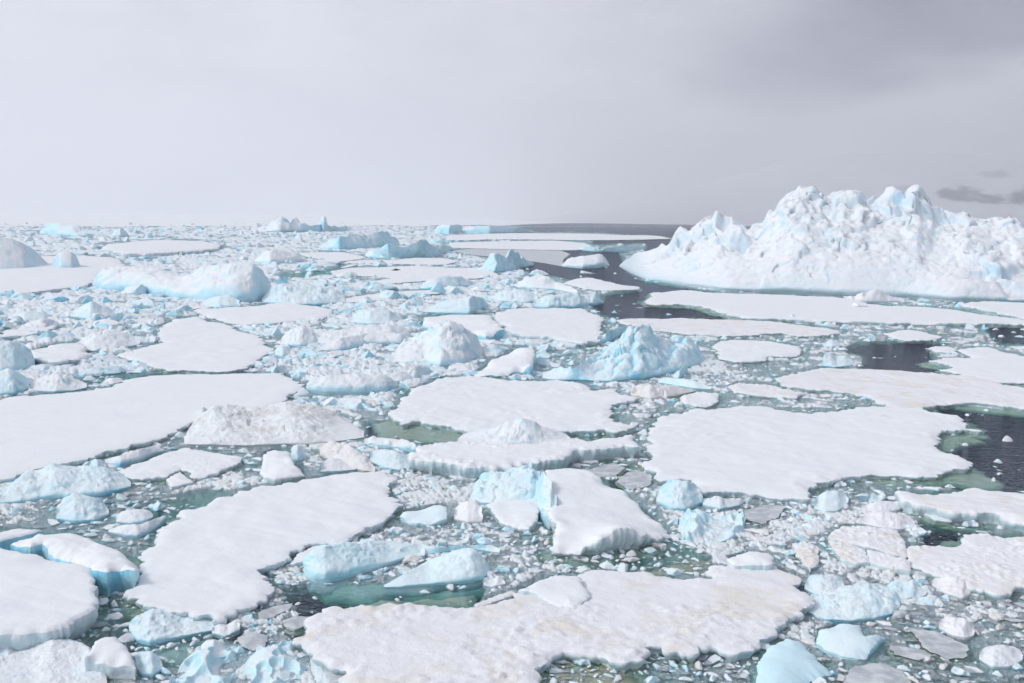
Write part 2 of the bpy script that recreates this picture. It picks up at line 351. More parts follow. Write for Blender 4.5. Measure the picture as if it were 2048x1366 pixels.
# ---------------------------------------------------------------- floes
def floe(name, label, poly, h=0.45, mat='snow', rough=0.0, ledge=0.5, wob=1.0, cat='ice floe', group=None, edge='edge', tilt=None, seed=None, dome=0.0, foot='foot', undulate=1.0, zs=None, crumb=1.7):
    pts = P(poly) if isinstance(poly, str) else poly
    seed = seed if seed is not None else (abs(int(pts[0][0] * 7 + pts[0][1] * 13)) % 9973)
    fill_poly(pts); fill_poly(pts, floe_area)
    if 0.3 < h <= 0.6: h *= 0.82
    if zs is not None:
        w = np.concatenate([ground([q_], z_) for q_, z_ in zip(pts, zs)]); h = float(np.mean(zs))
    else: w = ground(pts, h)
    def top_h(xy):
        if zs is None: return np.full(len(xy), h)
        d2 = ((xy[:, None, :] - w[None]) ** 2).sum(-1) + 0.02; k = d2 ** -1.25
        return (k * np.asarray(zs)).sum(1) / k.sum(1)
    cen = w.mean(0); dist = np.hypot(*cen); g = max(0.05, px_size(dist) * 2.0)
    size = np.ptp(w, axis=0).max()
    seg = np.hypot(*(np.roll(w, -1, 0) - w).T)
    step = max(g * 1.3, seg.sum() / 900)
    b = catmull(w, np.maximum(2, (seg / step).astype(int)))
    # a broken, notched outline
    tng = np.roll(b, -1, 0) - np.roll(b, 1, 0); nrm = np.stack([tng[:, 1], -tng[:, 0]], 1); nrm /= np.hypot(*nrm.T)[:, None] + 1e-9
    amp = wob * min(0.35, 0.022 * size)
    cap = np.abs(fbm(b / (amp * 7 + 0.3), 3, seed + 2, 0.6)); cp2 = np.abs(fbm(b / (amp * 2.6 + 0.12), 3, seed + 4, 0.6))
    dsp = (cap - 0.22) * amp * 2.6 - (cp2 - 0.2) * amp * 1.5 + fbm(b / (step * 2.2), 2, seed + 5) * step * 0.9
    b = b + nrm * dsp[:, None]
    area2 = np.sum(b[:, 0] * np.roll(b[:, 1], -1) - np.roll(b[:, 0], -1) * b[:, 1])
    if area2 < 0: b = b[::-1]
    # interior points, coarser away from the viewer
    lo, hi = b.min(0), b.max(0); A = abs(area2) / 2
    gi = max(g * 1.2, math.sqrt(A / 6500)); gy = gi * min(2.2, max(1.0, dist / 60))
    xs, ys = np.arange(lo[0], hi[0], gi), np.arange(lo[1], hi[1], gy)
    q = np.stack(np.meshgrid(xs, ys), -1).reshape(-1, 2); r2 = np.random.default_rng(seed); q = q + r2.uniform(-0.3, 0.3, q.shape) * (gi, gy)
    ins = inside(q, b)
    q = q[ins]
    kd = KDTree(len(b))
    for i, v in enumerate(b): kd.insert((v[0], v[1], 0), i)
    kd.balance()
    dq = np.array([kd.find((v[0], v[1], 0))[2] for v in q]) if len(q) else np.zeros(0)
    q = q[dq > gi * 0.6]
    v, f = fill_outline(b - cen, q - cen)
    if not len(f): return None
    e = np.concatenate([f[:, [0, 1]], f[:, [1, 2]], f[:, [2, 0]]]); key = np.sort(e, 1); _, inv, cnt = np.unique(key[:, 0] * 10**7 + key[:, 1], return_inverse=True, return_counts=True)
    be = e[cnt[inv] == 1]
    nn = np.zeros_like(v); d = v[be[:, 1]] - v[be[:, 0]]; on = np.stack([d[:, 1], -d[:, 0]], 1); on /= np.hypot(*on.T)[:, None] + 1e-9
    np.add.at(nn, be[:, 0], on); np.add.at(nn, be[:, 1], on); nn /= np.hypot(*nn.T)[:, None] + 1e-9
    dist_b = np.array([kd.find((x + cen[0], y + cen[1], 0))[2] for x, y in v])
    isb = np.zeros(len(v), bool); isb[be.ravel()] = True; dist_b[isb] = 0
    wp = v + cen
    z = top_h(wp) + undulate * (0.10 * fbm(wp / 3.5, 3, seed + 1) + 0.035 * fbm(wp / 0.9 * (1, 0.55), 3, seed + 2)) * np.clip(dist_b / 0.5, 0.2, 1)
    z -= h * 0.55 * np.clip(fbm(wp / 2.6, 3, seed + 15) + 0.1, 0, 1) * np.exp(-dist_b / 0.9) * min(1.0, undulate)
    z += undulate * 0.11 * np.abs(fbm(wp @ np.array([[0.9, 0.35], [-0.43, 0.9]]) / (4.5, 1.3), 3, seed + 16)) * np.clip(dist_b / 0.6, 0, 1)
    z += dome * (1 - np.exp(-dist_b / (0.12 * size)))
    z -= 0.10 * h * np.exp(-dist_b / 0.07)
    if rough > 0:       # ridged, rubbly snow near the rim and in patches
        fv, fe = facets(wp / (0.30 * max(1, dist / 70)), seed + 4, 1.2)
        patch = np.clip(fbm(wp / 4.0, 3, seed + 8) * 2.2 + 0.2 + 1.1 * np.exp(-dist_b / 0.7), 0, 1)
        z += rough * patch * (np.maximum(fv, 0.15) * 0.13 + 0.07 * fbm(wp / 0.22, 3, seed + 6)) * np.clip(dist_b / 0.2, 0.3, 1)
    if tilt is not None:
        tn = (v - v.mean(0)) @ np.array(tilt); z += tn
        z = np.maximum(z, 0.12)
    root = tag(link(name, None, loc=(cen[0], cen[1], 0)), label, cat, group)
    root.empty_display_size = 0.3
    link('snow_cover', mesh_from('snow_cover', np.c_[v, z], f, MAT[mat]), root)
    bi = np.unique(be); remap = -np.ones(len(v), np.int64); remap[bi] = np.arange(len(bi)); be = remap[be]; nb = len(bi)
    bv, bz, bn = v[bi], z[bi], nn[bi]; wq = bv + cen
    na = fbm(wq / 0.5, 3, seed + 11); nbb = fbm(wq / 2.2, 3, seed + 12); 
    sc_ = min(1.0, max(0.25, size / 12))
    def ring(off, zz): return np.c_[bv + bn * np.reshape(off, (-1, 1)), zz]
    lw = ledge * sc_ * np.clip(0.8 + 1.4 * nbb, 0.12, 2.4)
    cs = sc_ * crumb; uc = sc_ * np.clip(0.16 + 0.16 * nbb, 0.02, 0.5) * np.clip(bz / 0.5, 0.3, 1.6)
    rings = [ring(np.zeros(nb), bz), ring(0.03 * sc_ + 0.03 * na * cs, bz * 0.90), ring(0.03 * sc_ + 0.10 * na * cs, bz * 0.68 + 0.03 * na), ring(-0.3 * uc + 0.12 * na * cs, bz * 0.42), ring(-0.75 * uc + 0.08 * na * cs, bz * 0.2), ring(-uc + 0.05 * nbb, np.full(nb, 0.015)), ring(-0.8 * uc + 0.05 * nbb, np.full(nb, -0.10))]
    rings2 = [rings[-1], ring(0.05 + lw * 0.45, -0.26 - 0.12 * sc_ + 0.08 * na), ring(0.15 + lw, -0.5 * sc_ - 0.1 + 0.15 * nbb), ring(0.1 + lw * 0.9, np.full(nb, -1.1 * sc_ - 0.1)), ring(-0.2 - 0.2 * lw, np.full(nb, -1.9 * sc_ - 0.2))]
    for nm, rr, mm in (('ice_edge', rings, edge), ('submerged_foot', rings2, foot)):
        V = np.concatenate(rr); F4 = np.concatenate([np.stack([be[:, 1] + k * nb, be[:, 0] + k * nb, be[:, 0] + (k + 1) * nb, be[:, 1] + (k + 1) * nb], 1) for k in range(len(rr) - 1)])
        link(nm, mesh_from(nm, V, F4, MAT[mm]), root)
    return root

# ---------------------------------------------------------------- bergs, slabs and hummocks: waterline + skyline + depth
def polyline(s, x): 
    p = np.array(sorted(P(s) if isinstance(s, str) else s)); return np.interp(x, p[:, 0], p[:, 1])
def berg(name, label, front, top, D=None, vr=0.55, cliff=0.15, pw=0.8, back=2.0, mat='berg', rough=0.16, blocks=0.10, bscale=None, ribs=0.0, rib_dir=(1.0, 1.6), rib_w=0.7,
         pits=0.0, foot=0.5, parent=None, base=0.0, cat='ice chunk', group=None, seed=None, res=1.0, smooth=0.0, crack=0.42, fine=0.0, hr=0.18, soften=1, post=0.0):
    fp = P(front); tp = P(top); x0, x1 = min(p[0] for p in fp), max(p[0] for p in fp)
    seed = seed if seed is not None else (abs(int(x0 * 3 + fp[0][1] * 11)) % 9973)
    if parent is None: fill_poly(sorted(tp) + sorted(fp)[::-1])
    wpx = x1 - x0
    nu = int(np.clip(wpx * 0.55 * res, 22, 330)); u = np.linspace(0, 1, nu); X = x0 + u * wpx
    yf = polyline(fp, X)
    kk = max(3, int(nu * 0.08)) | 1; hn = np.hanning(kk + 2)[1:-1]; hn /= hn.sum(); yf = np.convolve(np.pad(yf, kk // 2, mode='reflect', reflect_type='odd'), hn, 'valid')
    G0 = ground(np.c_[X, yf], base); dist = np.hypot(*G0.T)
    width = np.hypot(*(G0[-1] - G0[0]))
    if D is None: D = width * 0.6
    dirn = G0 / dist[:, None]
    yt = polyline(tp, X)
    if smooth > 0.4:
        kk = max(3, int(nu * (0.16 if smooth < 0.8 else 0.34))) | 1; hn = np.hanning(kk + 2)[1:-1]; hn /= hn.sum(); yt = np.convolve(np.pad(yt, kk // 2, mode='reflect', reflect_type='odd'), hn, 'valid')
    tr = rays(np.c_[X, yt]); te = tr[:, 2] / np.hypot(tr[:, 0], tr[:, 1])
    if base == 0 and cat != 'iceberg':      # low, wide pieces: deep enough that none stands taller than such ice does
        Rg = CAM_H / np.maximum(-te, 0.01); mid = slice(nu // 6, nu - nu // 6)
        D = min(max(D, float(np.max(Rg[mid] * (1 - hr * width / CAM_H) - dist[mid])) / vr), 1.5 * width)
    Du = D * np.maximum(0.12, (1 - np.abs(2 * u - 1) ** 3.0) ** 0.5)
    if base == 0:
        hmin = 0.35 * hr * width * np.clip((1 - np.abs(2 * u - 1) ** 2) * 1.5, 0.05, 1)
        cap = np.where(te < -0.004, (CAM_H - hmin) / np.maximum(-te, 0.004) - dist, 1e9) / vr
        Du = np.maximum(np.minimum(Du, cap), 0.06 * D); kk = max(3, int(nu * 0.1)) | 1; hn = np.hanning(kk + 2)[1:-1]; hn /= hn.sum(); Du = np.convolve(np.pad(Du, kk // 2, mode='edge'), hn, 'valid')
    H = CAM_H + te * (dist + vr * Du) - base; H = np.maximum(H, 0.02)
    Hm = np.percentile(H, 85)
    kw_ = max(3, int(nu * 0.14)) | 1; pad = np.pad(H, kw_ // 2, mode='edge'); Hs = np.convolve(pad, np.hanning(kw_ + 2)[1:-1] / np.hanning(kw_ + 2).sum(), 'valid')
    Hs = np.minimum(Hs, H * 2.0 + 0.05)
    hpx = Hm / px_size(dist.mean()); dpx = D / px_size(dist.mean()) * min(1, CAM_H / dist.mean() * 1.3)
    nt = int(np.clip((dpx + hpx) * 0.45 * res, 14, 190)); nc = int(np.clip(cliff * hpx * 0.4, 3, 30))
    rows = []
    fo = foot * np.clip(0.7 + 1.2 * fbm(G0 / max(1.0, width * 0.12), 2, seed + 3), 0.15, 2.0) * min(1.5, max(0.25, width / 10))
    zs = min(1.0, max(0.2, width / 10)) 
    if base == 0:
        for off, zz in ((-0.3 * fo - 0.2, -2.0 * zs - 0.2), (fo, -1.3 * zs), (0.9 * fo, -0.65 * zs), (0.45 * fo, -0.26), (0.02, -0.06), (-0.10 * zs, 0.04)):
            rows.append(np.c_[G0 - dirn * np.reshape(off * np.ones(nu), (-1, 1)), zz * np.ones(nu)])
    for k in range(nc):
        t = (k + 0.5) / nc; rows.append(np.c_[G0 + dirn * (0.04 * H * math.sin(t * 3.14) * -1)[:, None], base + 0.05 + t * cliff * Hs])
    nlow = len(rows)
    for k in range(nt):
        v = (k + 0.5) / nt
        if v < vr: s = cliff + (1 - cliff) * (v / vr) ** pw
        else: s = 1 - ((v - vr) / (1 - vr)) ** back
        k_ = min(1.0, (v / vr) ** 1.6); rows.append(np.c_[G0 + dirn * (v * Du)[:, None], base + 0.05 + s * (Hs * (1 - k_) + H * k_)])
    rows.append(np.c_[G0 + dirn * (1.03 * Du)[:, None], np.full(nu, base - 0.4)]); rows.append(np.c_[G0 + dirn * (1.0 * Du)[:, None], np.full(nu, base - 1.6)])
    V = np.concatenate(rows); nr = len(rows)
    V0 = V.copy(); xy = V[:, :2]
    bs = bscale or max(0.35, width * 0.11)
    hl = np.tile(H, nr); up = (np.clip(V[:, 2] - base, 0, None) / (Hm + 1e-6)); m = np.clip(up * 2.2, 0, 1) * np.clip(hl / (0.5 * Hm), 0, 1)
    if smooth < 1:
        k1, e1 = facets(xy / bs + V[:, 2:3] / bs * 0.5, seed, 1.1); k2, e2 = facets(xy / (bs * 0.42) + V[:, 2:3] / bs, seed + 9, 1.2)
        ba = blocks * min(Hm, 1.6 * bs) * (1 - smooth)
        ba = ba * np.clip(0.45 + 1.5 * fbm(xy / (bs * 2.2), 2, seed + 33), 0.08, 1.15)
        V[:, 2] += m * ba * (k1 * 1.0 + 0.35 * k2)
        V[:, 2] -= m * ba * 0.6 * np.clip(1 - e1 / 0.10, 0, 1)
        for ax, sd in ((0, 301), (1, 302)):
            ka, _ = facets(xy / bs + V0[:, 2:3] / bs * 0.5, seed, 0.0); kb, _ = facets(xy / (bs * 0.42) + V0[:, 2:3] / bs, seed + 9, 0.0)
            V[:, ax] += m * ba * 0.35 * (np.sin(ka * 7.1 + sd) + 0.4 * np.sin(kb * 9.7 + sd))
    if fine > 0:
        k3, e3 = facets(xy / (bs * 0.2) + V[:, 2:3] / bs * 3, seed + 19, 1.3); k4, e4 = facets(xy / (bs * 0.09) + V[:, 2:3] / bs * 6, seed + 29, 1.3)
        V[:, 2] += m * fine * bs * (0.22 * k3 + 0.09 * k4)
    if ribs > 0:
        ph = (xy @ np.array(rib_dir)) / rib_w + V[:, 2] / rib_w * 0.9 + 1.3 * fbm(xy / (rib_w * 4), 2, seed + 2)
        V[:, 2] += m * ribs * (np.abs(np.sin(ph)) ** 0.8 - 0.6); rib_bare = np.clip(1 - np.abs(np.sin(ph)) / 0.42, 0, 1) * np.clip(m * 2, 0, 1) * np.clip(0.75 + fbm(xy / 2.0, 2, seed + 8), 0, 1)
    if pits > 0:
        r3 = np.random.default_rng(seed + 5); lo_, hi_ = xy.min(0), xy.max(0); dep = np.zeros(len(xy))
        for _ in range(int(np.prod(hi_ - lo_) / (bs * bs) * 3.0)):
            c_ = r3.uniform(lo_, hi_); rr = bs * r3.uniform(0.22, 0.62); dd = np.hypot(*((xy - c_) / (1.0, 1.25)).T) / rr
            w_ = np.clip((1 - dd) / 0.55, 0, 1); dep = np.maximum(dep, w_ * w_ * (3 - 2 * w_) * min(1.0, rr / (0.4 * bs)))
        V[:, 2] -= m * pits * Hm * dep
    a = rough * min(Hm, bs * 1.0)
    p3 = V0 / (bs * 0.9); p4 = V0 / (bs * 0.28)
    mm = np.clip(m, 0.12, 1)[:, None]
    for ax in range(3):
        V[:, ax] += (mm * a)[:, 0] * (1.1 * fbm(p3 + ax * 7.7, 3, seed + 40 + ax) + 0.40 * fbm(p4 + ax * 3.1, 2, seed + 60 + ax))
    G3 = V.reshape(nr, nu, 3)
    for _ in range(soften):
        S = G3.copy(); S[1:-1, 1:-1] = 0.4 * G3[1:-1, 1:-1] + 0.15 * (G3[:-2, 1:-1] + G3[2:, 1:-1] + G3[1:-1, :-2] + G3[1:-1, 2:]); G3 = S
    V = G3.reshape(-1, 3)
    if post > 0:        # loose blocks and crusts lying on the rounded snow
        q3 = xy + V0[:, 2:3] * np.array([[0.7, 0.5]]); k5, e5 = facets(q3 / (post * 4.2), seed + 81, 1.1); k6, e6 = facets(q3 / (post * 1.7), seed + 91, 1.2)
        pm = m * np.clip(0.75 + 1.1 * fbm(xy / (post * 10), 2, seed + 95), 0.4, 1.3)
        dv = pm * post * (0.85 * k5 - 0.7 * np.clip(1 - e5 / 0.12, 0, 1) + 0.34 * k6)
        V = V + np.c_[0.35 * dv * np.sin(k5 * 9), -0.45 * dv, 0.75 * dv]
    i = np.arange(nr - 1)[:, None] * nu + np.arange(nu - 1)[None]; Fc = np.stack([i, i + 1, i + 1 + nu, i + nu], -1).reshape(-1, 4)
    c = np.array([G0[:, 0].mean(), G0[:, 1].mean() + 0.4 * D, 0.0])
    if parent is not None: c = np.array(parent.location)
    me = mesh_from(name, V - c, Fc, MAT[mat])
    if smooth < 0.4 and base == 0:      # clefts between broken blocks lay bare old blue ice
        patch = np.clip((fbm(xy / (bs * 1.6), 3, seed + 71) - crack) * 5, 0, 1)
        bare = np.clip(1.15 - e1 / (0.05 + 0.10 * np.abs(fbm(xy / (bs * 0.5), 2, seed + 72))), 0, 1) * patch * (m > 0.15)
        if ribs > 0: bare = np.maximum(bare, 0.8 * rib_bare)
        at = me.attributes.new('bare', 'FLOAT', 'POINT'); at.data.foreach_set('value', bare.astype(np.float32))
    o = link(name, me, parent, None if parent is not None else c)
    if parent is None: tag(o, label, cat, group)
    elif label: o['label'] = label
    return o

# ---------------------------------------------------------------- the large iceberg
ICE_FRONT = '1239,533 1249,541 1264,550 1299,560 1366,571 1449,582 1536,585 1673,591 1806,595 1911,602 1998,604 2048,605 2260,612'
ICE_SKY = '1239,531 1249,520 1276,506 1310,498 1321,486 1336,496 1346,485 1356,472 1374,460 1394,452 1417,447 1426,440 1436,449 1459,440 1471,447 1514,443 1518,434 1529,422 1540,418 1548,402 1556,386 1581,371 1613,371 1628,384 1641,395 1661,400 1686,392 1711,389 1726,400 1741,397 1773,382 1793,391 1800,391 1827,383 1836,407 1848,420 1858,441 1868,439 1898,442 1918,439 1946,447 1971,457 1996,455 2018,451 2048,465 2120,478 2200,520 2260,596'
iceberg = berg('iceberg', 'huge jagged white iceberg with blue cracks rising above the pack', ICE_FRONT, ICE_SKY, D=64, vr=0.58, cliff=0.10, pw=0.75, mat='iceberg', rough=0.06, blocks=0.17, bscale=9.0, fine=0.08, foot=1.0, cat='iceberg', res=1.9, crack=0.5, seed=4211, soften=2, post=0.95)

# ---------------------------------------------------------------- flat floes
floe('ice_floe', 'heart-shaped smooth snowy floe ringed by brash', '237,709 280,696 325,683 319,669 327,650 350,637 390,632 412,641 450,647 475,660 512,670 532,685 544,697 520,715 500,730 470,740 437,743 400,742 340,738 300,730 265,718', h=0.5)
floe('ice_floe', 'flat white floe with a low snow mound touching the heart-shaped floe', '388,618 450,615 512,612 545,606 570,604 600,609 640,613 667,620 660,629 640,637 600,641 550,645 500,648 455,645 440,638 415,633', h=0.5, dome=0.25)
floe('ice_floe', 'vast smooth floe running out of the frame above the dirty grey berg', '-140,815 0,800 18,793 70,790 150,783 230,772 250,758 300,750 370,748 512,746 565,745 582,755 607,770 600,778 575,790 572,797 530,814 475,827 400,838 345,860 300,880 240,895 180,915 120,925 60,940 0,958 -150,985', h=0.5, ledge=0.35, undulate=0.5)
floe('ice_floe', 'broad smooth floe with wind ripples and thin snow lip above the blue rounded ice', '355,1025 345,1045 330,1060 318,1075 310,1090 290,1105 280,1116 275,1140 270,1160 263,1178 285,1190 283,1205 310,1215 350,1222 375,1227 412,1231 425,1238 450,1231 512,1198 554,1173 550,1163 527,1156 524,1138 577,1119 592,1102 630,1085 684,1085 710,1064 757,1048 770,1039 800,1010 797,997 785,987 777,972 782,955 752,946 712,942 637,952 512,975 450,992 400,1011 362,1020', h=0.55, ledge=0.5)
floe('ice_floe', 'cracked-off plate between the rippled floe and the blue rounded ice', '581,1124 595,1107 632,1090 682,1090 662,1102 615,1120', h=0.35, ledge=0.2)
floe('ice_floe', 'central white floe with rough snow above the green pond', '777,827 804,807 800,797 820,780 860,765 887,754 975,752 1010,759 1024,760 1116,760 1164,767 1184,780 1231,777 1239,790 1274,793 1264,800 1221,807 1224,830 1241,845 1274,851 1256,860 1229,862 1209,857 1186,860 1149,862 1099,857 1040,868 979,864 942,862 902,852 837,842 802,847 787,832', h=0.55, rough=0.8, ledge=0.9)
slab_f = floe('ice_block', 'long tilted slab with thick icy front and a snow hummock on top', '822,917 837,892 927,880 990,872 1040,862 1130,868 1180,880 1231,871 1261,870 1269,880 1274,890 1159,900 1124,915 1044,922 937,930 874,920', h=0.95, rough=0.7, ledge=0.5, cat='ice slab')
berg('hummock', None, '915,884 960,890 1020,893 1090,890 1140,882', '915,880 935,872 985,860 1020,846 1045,839 1070,845 1085,858 1120,866 1140,876', D=5.0, vr=0.5, rough=0.16, blocks=0.2, parent=slab_f, base=0.85, bscale=1.3, fine=0.06)
floe('ice_floe', 'very large white floe beside the dark open water on the right', '1295,862 1299,855 1324,832 1341,826 1364,825 1394,816 1414,820 1444,816 1494,812 1536,813 1586,824 1618,826 1661,824 1696,815 1748,812 1836,815 1873,825 1916,832 1933,850 1956,860 1926,857 1876,861 1871,882 1868,892 1893,905 1923,910 1941,922 1936,931 1896,937 1851,952 1786,950 1743,949 1711,952 1681,956 1621,972 1615,982 1607,995 1565,995 1466,982 1395,982 1387,957 1319,957 1309,940 1289,932 1284,922 1299,920 1311,910 1301,902 1304,885 1296,870', h=0.5, rough=0.7, ledge=0.9)
floe('ice_floe', 'wide stained floe with brownish patches filling the bottom centre', '598,1278 612,1268 627,1248 624,1233 637,1226 662,1218 702,1216 737,1211 862,1206 912,1211 952,1218 987,1203 1024,1193 1029,1186 1069,1186 1099,1198 1146,1213 1181,1188 1174,1176 1164,1161 1166,1141 1199,1138 1239,1141 1299,1143 1336,1150 1351,1157 1424,1155 1419,1128 1454,1131 1499,1123 1507,1112 1549,1131 1590,1152 1600,1160 1589,1168 1628,1198 1622,1213 1581,1233 1536,1260 1526,1268 1506,1278 1504,1298 1461,1298 1424,1293 1381,1303 1359,1301 1324,1291 1286,1288 1288,1318 1274,1323 1229,1321 1199,1316 1164,1311 1119,1311 1094,1323 1076,1333 1078,1351 1089,1372 1100,1430 720,1440 700,1366 690,1336 640,1320 620,1305', h=0.5, mat='snow_stained', rough=0.8, ledge=0.8)
floe('ice_floe', 'small angular plate lying in the notch of the stained floe', '1037,1176 1109,1149 1159,1151 1164,1164 1172,1176 1180,1187 1148,1210 1134,1208 1094,1194 1069,1184', h=0.62, ledge=0.25, wob=0.5)
floe('ice_floe', 'narrow broken strip at the rim of the stained floe beside the green pool', '950,1206 990,1190 1022,1180 1032,1184 1000,1198 952,1213', h=0.5, ledge=0.3, mat='snow_stained')
floe('ice_floe', 'thin wet grey sheet melting at the corner of the stained floe', '640,1322 690,1338 702,1366 722,1440 640,1440 655,1370 645,1345', h=0.06, mat='grey', ledge=0.1, edge='grey')
floe('ice_floe', 'long white floe running out of frame behind the largest right floe', '1556,757 1573,750 1611,742 1641,736 1711,736 1761,739 1818,741 1858,746 1936,750 1973,757 2006,767 2048,775 2160,790 2160,830 2048,815 2011,810 1916,804 1878,807 1843,815 1776,812 1753,802 1726,790 1691,782 1611,776 1566,770', h=0.5, mat='snow_stained', rough=0.6, ledge=0.7)
floe('ice_floe', 'pointed white floe at the right edge beyond the dark pool', '1916,699 1946,694 1976,694 1998,699 2048,712 2150,725 2150,785 2048,763 2003,762 1961,755 1921,747 1878,739 1908,731 1863,721 1886,715 1951,715', h=0.5, ledge=0.8)
floe('ice_floe', 'small rough floe at the tip of the pointed right-edge floe', '1858,696 1872,692 1900,694 1915,700 1900,705 1872,702', h=0.3, rough=0.8)
floe('ice_floe', 'long flat floe stretched along the foot of the iceberg', '1291,600 1306,592 1303,584 1324,584 1361,580 1391,581 1424,585 1536,588 1673,594 1748,608 1811,612 1861,614 1911,619 1961,628 2048,638 2150,646 2150,662 2048,646 1961,646 1786,644 1686,641 1611,639 1536,636 1499,634 1461,629 1446,624 1421,616 1399,611 1359,607 1294,606', h=0.7, rough=0.20, ledge=1.2)
floe('ice_floe', 'snowy floe at right edge with a dark cleft along its front', '1912,607 1961,602 2048,605 2150,612 2150,644 2048,636 2011,626 1966,619 1941,612', h=0.8)
floe('ice_floe', 'slender pale floe in front of the dark channel with brown-edged bay', '1231,639 1274,636 1329,637 1364,636 1424,639 1536,641 1591,649 1648,655 1680,661 1673,666 1636,671 1603,671 1561,665 1538,666 1499,670 1436,670 1374,666 1324,662 1274,657 1249,646', h=0.45, rough=0.4, mat='snow_stained')
floe('ice_floe', 'white floe right of the ribbed blue berg with a curved bay', '1424,691 1449,681 1474,679 1536,682 1598,693 1601,707 1586,712 1536,712 1521,721 1469,722 1434,712 1439,700', h=0.45, rough=0.4)
floe('ice_floe', 'small oval floe amid brash near the dark pool', '1766,666 1806,660 1836,661 1883,672 1858,679 1831,680 1801,679', h=0.45, rough=0.20)
floe('ice_floe', 'bright floe behind the ribbed blue berg with a thick sagging front', '1024,617 1124,615 1169,617 1186,626 1206,635 1199,650 1204,665 1199,678 1164,684 1136,680 1099,672 1049,669 1024,664 1009,656 1012,648 990,640 992,624', h=0.8, ledge=1.0)
floe('ice_floe', 'long flat floe carrying the dark seal', '662,542 702,535 762,534 822,531 912,536 969,535 999,550 957,556 862,560 787,566 737,562 782,556 752,552 672,550', h=0.4, ledge=0.4)
floe('ice_floe', 'flat floe just beyond the seal with a cut green edge', '687,525 702,521 787,519 837,515 887,516 917,522 887,529 819,528 787,527 737,526', h=0.5)
floe('ice_floe', 'pale flat floe behind and left of the seal floe', '597,505 687,504 732,514 712,519 667,524 640,518 610,512', h=0.4)
floe('ice_floe', 'thin grey sheet standing for calm sky-reflecting water on the channel left of the tilted slab', '905,500 1010,496 1120,501 1140,508 1125,520 1130,533 1075,524 990,514 930,508', h=0.02, mat='grey', edge='grey', ledge=0.05, undulate=0.02)  # stands in for calm water; the sky's reflection is put into its grey colour
floe('ice_floe', 'far long white strip floe reaching across the channel', '895,470 1024,466 1174,467 1249,470 1290,470 1320,472 1344,477 1274,479 1174,480 1024,478 895,480', h=0.7, rough=0.5)
floe('ice_floe', 'rubbly far floe just nearer than the long strip floe', '900,485 1024,482 1110,481 1170,486 1186,494 1150,500 1024,498 905,495', h=0.6, rough=1.0)
floe('ice_floe', 'low domed snow floe alone in the dark channel', '1128,566 1145,559 1164,555 1184,556 1215,563 1241,569 1278,574 1274,578 1224,580 1174,577', h=0.55, dome=0.6)
floe('ice_floe', 'flat snowfield floe around the white berg at the left edge', '-150,560 -60,520 0,512 90,512 160,510 230,515 250,530 200,548 190,560 160,572 110,577 60,584 0,588 -150,592', h=0.9, dome=0.4)
floe('ice_floe', 'thick-rimmed long floe in front of the far blue bergs', '205,496 215,488 300,480 400,482 440,487 435,496 370,502 300,506 250,506', h=1.6, ledge=0.8, dome=0.8)
floe('ice_floe', 'small flat floe right of the deep green hollow', '680,598 740,588 800,582 860,580 880,586 800,592 760,600 700,604', h=0.4)
floe('ice_floe', 'flat floe around the mid channel rubble', '1050,560 1075,548 1087,546 1080,556 1100,560 1090,566', h=0.4, rough=0.5)
floe('ice_floe', 'cracked triangular floe beside the ice log', '237,942 330,905 370,894 435,905 487,915 475,927 430,945 388,957 362,937 330,953 267,955', h=0.35, ledge=0.4, rough=0.20)
floe('ice_floe', 'small triangular piece split from the cracked floe', '334,955 360,941 384,961 342,970', h=0.35, ledge=0.25, wob=0.6)
floe('ice_block', 'thick smooth slab in the lower left corner with rounded shaded rim', '-120,1078 0,1093 37,1101 125,1112 170,1126 185,1136 194,1201 175,1223 125,1248 50,1258 0,1261 -130,1270', h=1.0, ledge=0.5, wob=0.4, cat='ice slab', undulate=0.6)
floe('ice_block', 'broken slab with deep blue fracture wall behind the thick smooth slab', '20,1078 75,1061 137,1061 180,1076 275,1114 272,1136 240,1131 227,1133 215,1141 192,1136 178,1122 140,1106 105,1098 85,1083 60,1090', h=1.25, ledge=0.2, wob=0.3, edge='blue', cat='ice slab')
floe('ice_block', 'pale blue-edged slab tucked behind the broken slab at left edge', '-90,1062 0,1056 40,1052 85,1056 70,1063 22,1074 0,1080 -90,1085', h=0.9, edge='blue', cat='ice slab', wob=0.4)
floe('ice_floe', 'angular white floe with cracks at lower right', '1655,1073 1685,1049 1756,1052 1792,1058 1810,1083 1813,1108 1735,1094 1685,1082', h=0.45, mat='snow_stained', rough=0.6, wob=0.6)
floe('ice_floe', 'large stained floe leaving the frame at lower right', '1925,1070 1946,1064 1982,1070 2048,1070 2150,1075 2150,1190 2048,1174 2005,1186 1964,1180 1922,1162 1822,1126 1816,1111 1814,1089 1863,1088 1907,1090 1922,1082', h=0.42, mat='snow_stained', rough=0.7)
floe('ice_floe', 'cracked slab in front of the angular floe, nearer the brash', '1657,1080 1690,1086 1729,1098 1738,1123 1712,1126 1685,1118 1668,1100', h=0.25, mat='snow_stained', rough=0.7, wob=0.5)
floe('ice_floe', 'narrow cracked strip below the angular floe with a clean edge', '1734,1098 1780,1107 1821,1121 1820,1139 1780,1133 1741,1121', h=0.42, mat='snow_stained', rough=0.5, wob=0.4)
floe('ice_floe', 'wedge floe with pale green side at right edge above the dark hole', '1795,981 1863,982 1946,975 2048,987 2150,995 2150,1062 2048,1040 1982,1024 1904,1021 1827,1005 1803,996', h=0.75, mat='snow_stained', ledge=0.6, wob=0.5)
floe('ice_floe', 'rough kite-shaped plate among brash at lower right', '1585,1085 1610,1080 1638,1092 1634,1125 1620,1139 1600,1118', h=0.22, mat='snow_stained', rough=0.8)
